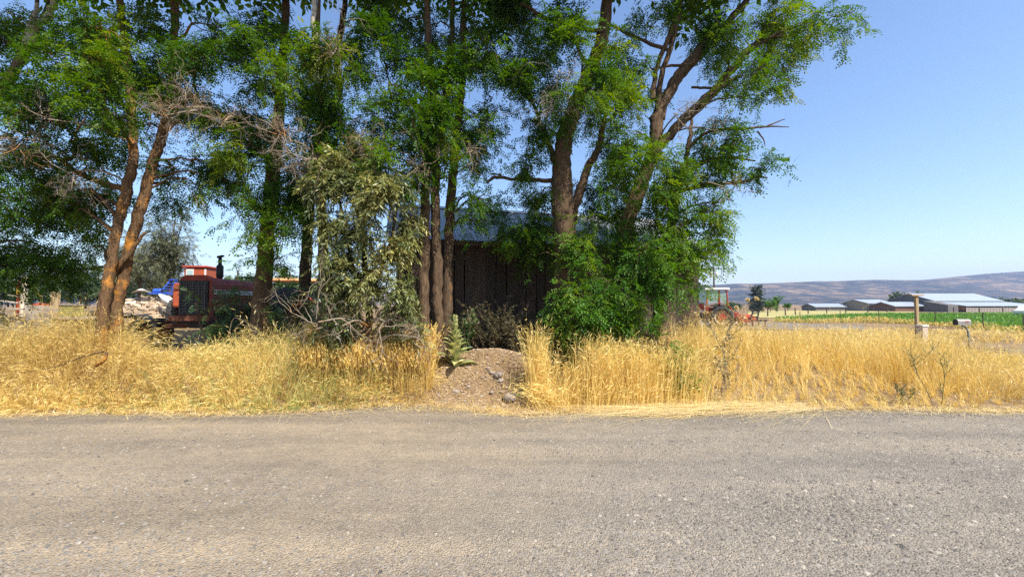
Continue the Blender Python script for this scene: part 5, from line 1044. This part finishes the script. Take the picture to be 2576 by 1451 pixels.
# ------------------------------------------------------------------ small plants and stones on the verge
def mullein(px, Y, H):
    x, y = P(px, 766, Y)[0], Y; z = gz(x, y); r = empty('mullein_plant', (x, y, z - .02), 0, 'tall pale mullein stalk with broad woolly leaves on the berm', 'plant')
    s = NM(); s.tube(np.array([(0, 0, 0), (.01, 0, H * .5), (.0, 0, H * .8), (.015, 0, H)]), [.022, .018, .02, .012], 8, r=.6); link('stalk', s.mesh('stalk', MULL, smooth=True), r)
    s = NM()
    for i in range(130):
        t = RNG.random(); a = RNG.uniform(0, 6.28); p = np.array((.018 * math.cos(a), .018 * math.sin(a), H * (.74 + .26 * t)))
        stamp(s, rhombs([((0, 0, 0), (1., 0, 0), (0, 1., 0), .035, .022)]), p[None], norm(np.array((math.cos(a), math.sin(a), .7)))[None], RNG.normal(size=(1, 3)), np.array([1.0]), np.array([.9]))
    link('flower_spike', s.mesh('flower_spike', MULL), r)
    nseg = 6; v = []; q = []
    for i in range(nseg + 1):
        t = i / nseg; w = .40 * math.sin(math.pi * min(1, t * .93 + .07)) ** .8 * (1 - .2 * t) * .62 + .005; zc = .32 * t - .42 * t * t * t
        v += [(t, -w, zc + .10 * w + .02 * math.sin(9 * t)), (t, 0, zc - .04), (t, w, zc + .10 * w - .02 * math.sin(8 * t))]
    for i in range(nseg): q += [(3 * i, 3 * i + 1, 3 * i + 4, 3 * i + 3), (3 * i + 1, 3 * i + 2, 3 * i + 5, 3 * i + 4)]
    me = [np_mesh('leaf', v, q, MULL, np.full(len(q), rv), True) for rv in (.15, .45, .75, 1)]
    for i in range(38):
        t = i / 37; a = i * 2.4; L = .36 * (1 - t) ** .8 + .06; zz = H * (.02 + .74 * t ** .95)
        link('leaf', me[i % 4], r, (0, 0, zz), (random.uniform(-.2, .2), -.58 - .45 * t + random.uniform(-.15, .15) + (.5 if t < .1 else 0), a), (L, L * .8, L))
mullein(1146, 7.75, .95)
def weed(name, label, px, Y, H, n, leafm, lsz, group=None, bare=.0, spread=.35, stemm=None, heads=0, T=LANCE, lean=0, cat='weed', dens=26, thin=1.0):
    x = P(px, 766, Y)[0]; z = gz(x, Y); r = empty(name, (x, Y, z), 0, label, cat, group); s = NM(); l = NM(); hd = []
    def stem(p, d, L, rr, dep):
        pts = [np.array(p, float)]
        for i in range(5): d = norm(d + RNG.normal(size=3) * .12 + np.array((0, 0, .06))); pts.append(pts[-1] + d * L / 5)
        pts = np.array(pts); s.tube(pts, np.linspace(rr, rr * .4, 6), 4)
        m = int(dens * L * (1 - bare)); 
        if m > 0:
            t = RNG.random(m) * 5; i = np.minimum(t.astype(int), 4); pp = pts[i] + (pts[i + 1] - pts[i]) * (t - i)[:, None]
            a = RNG.uniform(0, 6.28, m); X = np.stack([np.cos(a), np.sin(a), RNG.normal(.15, .4, m)], -1)
            stamp(l, T, pp, X, norm(np.array((0, 0, 1.)) + RNG.normal(size=(m, 3)) * .4), lsz * RNG.uniform(.6, 1.3, m), RNG.random(m))
        if dep:
            for k in range(RNG.integers(3, 7)):
                i = RNG.integers(1, 5); stem(pts[i], norm(d + np.array((*RNG.normal(0, .75, 2), .1))), L * RNG.uniform(.35, .6), rr * .6, dep - 1)
        else: hd.append(pts[-1])
    for k in range(n):
        stem((RNG.normal(0, .03), RNG.normal(0, .03), 0), norm(np.array((RNG.normal(lean, spread), RNG.normal(0, spread), 1.))), H * RNG.uniform(.65, 1.0), (.008 + .003 * H) * thin, 2 if n < 4 else 1)
    link('stem', s.mesh('stem', stemm or TWIG, smooth=True), r)
    if l.n: link('foliage', l.mesh('foliage', leafm), r)
    if heads:
        for p in hd[:heads]:
            q = NM(); m = 60; dd = norm(RNG.normal(size=(m, 3)) + np.array((0, 0, .4))); stamp(q, rhombs([((0, 0, 0), (1., 0, 0), (0, 1., 0), .05, .016)]), np.repeat(p[None], m, 0), dd, RNG.normal(size=(m, 3)), np.ones(m), RNG.random(m)); link('seed_head', q.mesh('seed_head', STRAW), r)
    return r
WG = 'dry weeds in the barn shade'
for k, (px, Y_, H, lb) in enumerate(((1180, 8.9, .8, 'brown dry weed closest to the mullein'), (1205, 9.2, 1.15, 'tall brown weed rising against the barn planks'), (1232, 8.8, .75, 'bushy dry weed in the middle of the shaded weeds'), (1262, 9.1, 1.2, 'tallest dry weed stalk by the dark barn gap'), (1290, 8.8, .85, 'brown weed at the end of the shaded weeds'), (1330, 9.2, .9, 'dry weed behind the upright straw clump'))):
    weed('dry_weed', lb, px, Y_, H, 8, WEED, 1.0, WG, 0, .26, M('brown_stem', (.12, .085, .055), (.07, .05, .035), 6, .9), dens=75)
weed('branching_weed', 'spindly dark green branching weed at the road edge in the straw', 2352, 6.75, 1.0, 2, GREENW, .34, None, .0, .22, M('dark_stem', (.13, .13, .06), (.08, .085, .04), 6, .8), T=BLADE2, dens=60, thin=.6)
weed('branching_weed', 'small green weed low in the straw beside the spindly one', 2262, 6.9, .34, 3, GREENW, .4, None, .0, .3, M('green_stem', (.09, .1, .04), (.05, .06, .03), 6, .8), T=BLADE2, dens=80, thin=.5)
weed('dry_thistle', 'tall dry thistle with fluffy cream heads before the red cab tractor', 1836, 7.6, 1.25, 1, WEED, 1.1, None, .2, .03, TWIG, heads=14, cat='thistle', dens=26)
weed('dry_thistle', 'short grey thistle stalk with curled leaves in the meadow grass', 1822, 6.95, .75, 2, WEED, 1.1, None, .2, .15, TWIG, heads=4, cat='thistle', dens=22)
for px, Y_, H, lb in ((1170, 8.6, .75, 'leafy green weed behind the mullein'), (1190, 9.3, .9, 'dark green weed at the foot of the barn wall')): weed('green_weed', lb, px, Y_, H, 6, GREENW, 1.3, 'green weeds by the barn', 0, .3, dens=60)
# arching canes and a fallen branch in the verge grass
for k_, (x0, y0, xm, ym, x1, y1, lb) in enumerate(((575, 850, 590, 800, 640, 822, 'pale cane arching over toward the thick brown trunk'), (585, 850, 605, 815, 660, 845, 'lower pale cane arching beneath the taller one'), (640, 845, 652, 790, 632, 770, 'upright pale cane bent at its tip by the thick trunk'))):
    q = catmull([P(x0, y0, 8.7), P(xm, ym, 8.6), P(x1, y1, 8.5)], 6); nmq = NM(); nmq.tube(q, np.linspace(.012, .005, len(q)), 5); r_ = empty('dead_cane', q[0], 0, lb, 'cane', 'arching dead canes'); link('stem', nmq.mesh('stem', TWIG, q[0], True), r_); nmq = NM()
    for e in range(5): stamp(nmq, LANCE, q[-1 - e][None], RNG.normal(size=(1, 3)) - (0, 0, .5), RNG.normal(size=(1, 3)), np.array([1.3]), np.array([.5]))
    link('leaf_blade', nmq.mesh('leaf_blade', STRAW, q[0]), r_)
q = catmull([P(60, 938, 7.0), P(140, 922, 7.0), P(200, 900, 7.0), P(262, 884, 7.0)], 5); nmq = NM(); nmq.tube(q, np.linspace(.006, .012, len(q)), 7, .1); r_ = empty('fallen_branch', q[0], 0, 'broken orange barked branch caught in the shaggy dry grass', 'branch'); link('stem', nmq.mesh('stem', BARK, q[0], True), r_)
nmq = NM(); nmq.tube(catmull([P(240, 920, 6.98), P(262, 905, 6.95), P(268, 885, 6.98)], 4), np.linspace(.03, .02, 9), 7, .1); link('snapped_end', nmq.mesh('snapped_end', BARKL, q[0], True), r_)
# stones
def stone_mesh(seed):
    r = np.random.default_rng(seed); b = bmesh.new(); bmesh.ops.create_icosphere(b, subdivisions=2, radius=.5); k = r.normal(size=(4, 3))
    for v in b.verts:
        d = np.array(v.co); v.co = Vector(d * (1 + .16 * math.sin(3 * d @ k[0] * 2) + .12 * math.sin(4 * d @ k[1] * 2)) * (1, .8, .62))
    me = bpy.data.meshes.new('stone'); b.to_mesh(me); b.free(); me.materials.append(STONE); return me
ST = [stone_mesh(i) for i in range(6)]
SG = 'stones on the dirt berm'
big = [(1252, 945, .20, 'largest tan stone on the berm, right below its crest'), (1237, 938, .12, 'small stone touching the largest berm stone'), (1262, 958, .12, 'greyish stone just under the largest berm stone'), (1147, 986, .14, 'flat mauve stone alone on the open dirt slope'), (1178, 974, .08, 'dark reddish pebble above the flat mauve stone'), (1228, 928, .10, 'small round stone above the largest berm stone'), (1415, 1034, .11, 'white chunk of rock at the road edge by the straw'), (1238, 990, .1, 'pale stone at the berm foot before the straw'), (1280, 1010, .26, 'dark flat rock half buried at the berm foot')]
def drop(px, py):
    for Yq in np.linspace(5.6, 10.5, 500):
        p = P(px, py, Yq)
        if p[2] <= hgt(p[0], p[1]): return p
    return P(px, py, 8)
for px, py, s, lb in big:
    p = drop(px, py); o = link('stone', random.choice(ST), None, (p[0], p[1], p[2] + s * .14), (random.uniform(-.2, .2), random.uniform(-.2, .2), random.uniform(0, 6)), (s, s, s)); tag(o, lb, 'stone', SG)
for k in range(70):
    x = random.gauss(-.3, .75); y = random.uniform(6.6, 8.2); s = random.uniform(.03, .085)
    o = link('stone', random.choice(ST), None, (x, y, gz(x, y) + s * .12), (random.uniform(-.3, .3), random.uniform(-.3, .3), random.uniform(0, 6)), (s, s, s * .9)); tag(o, 'small brown stone lying among others on the dirt berm', 'stone', 'small stones scattered on the dirt berm')
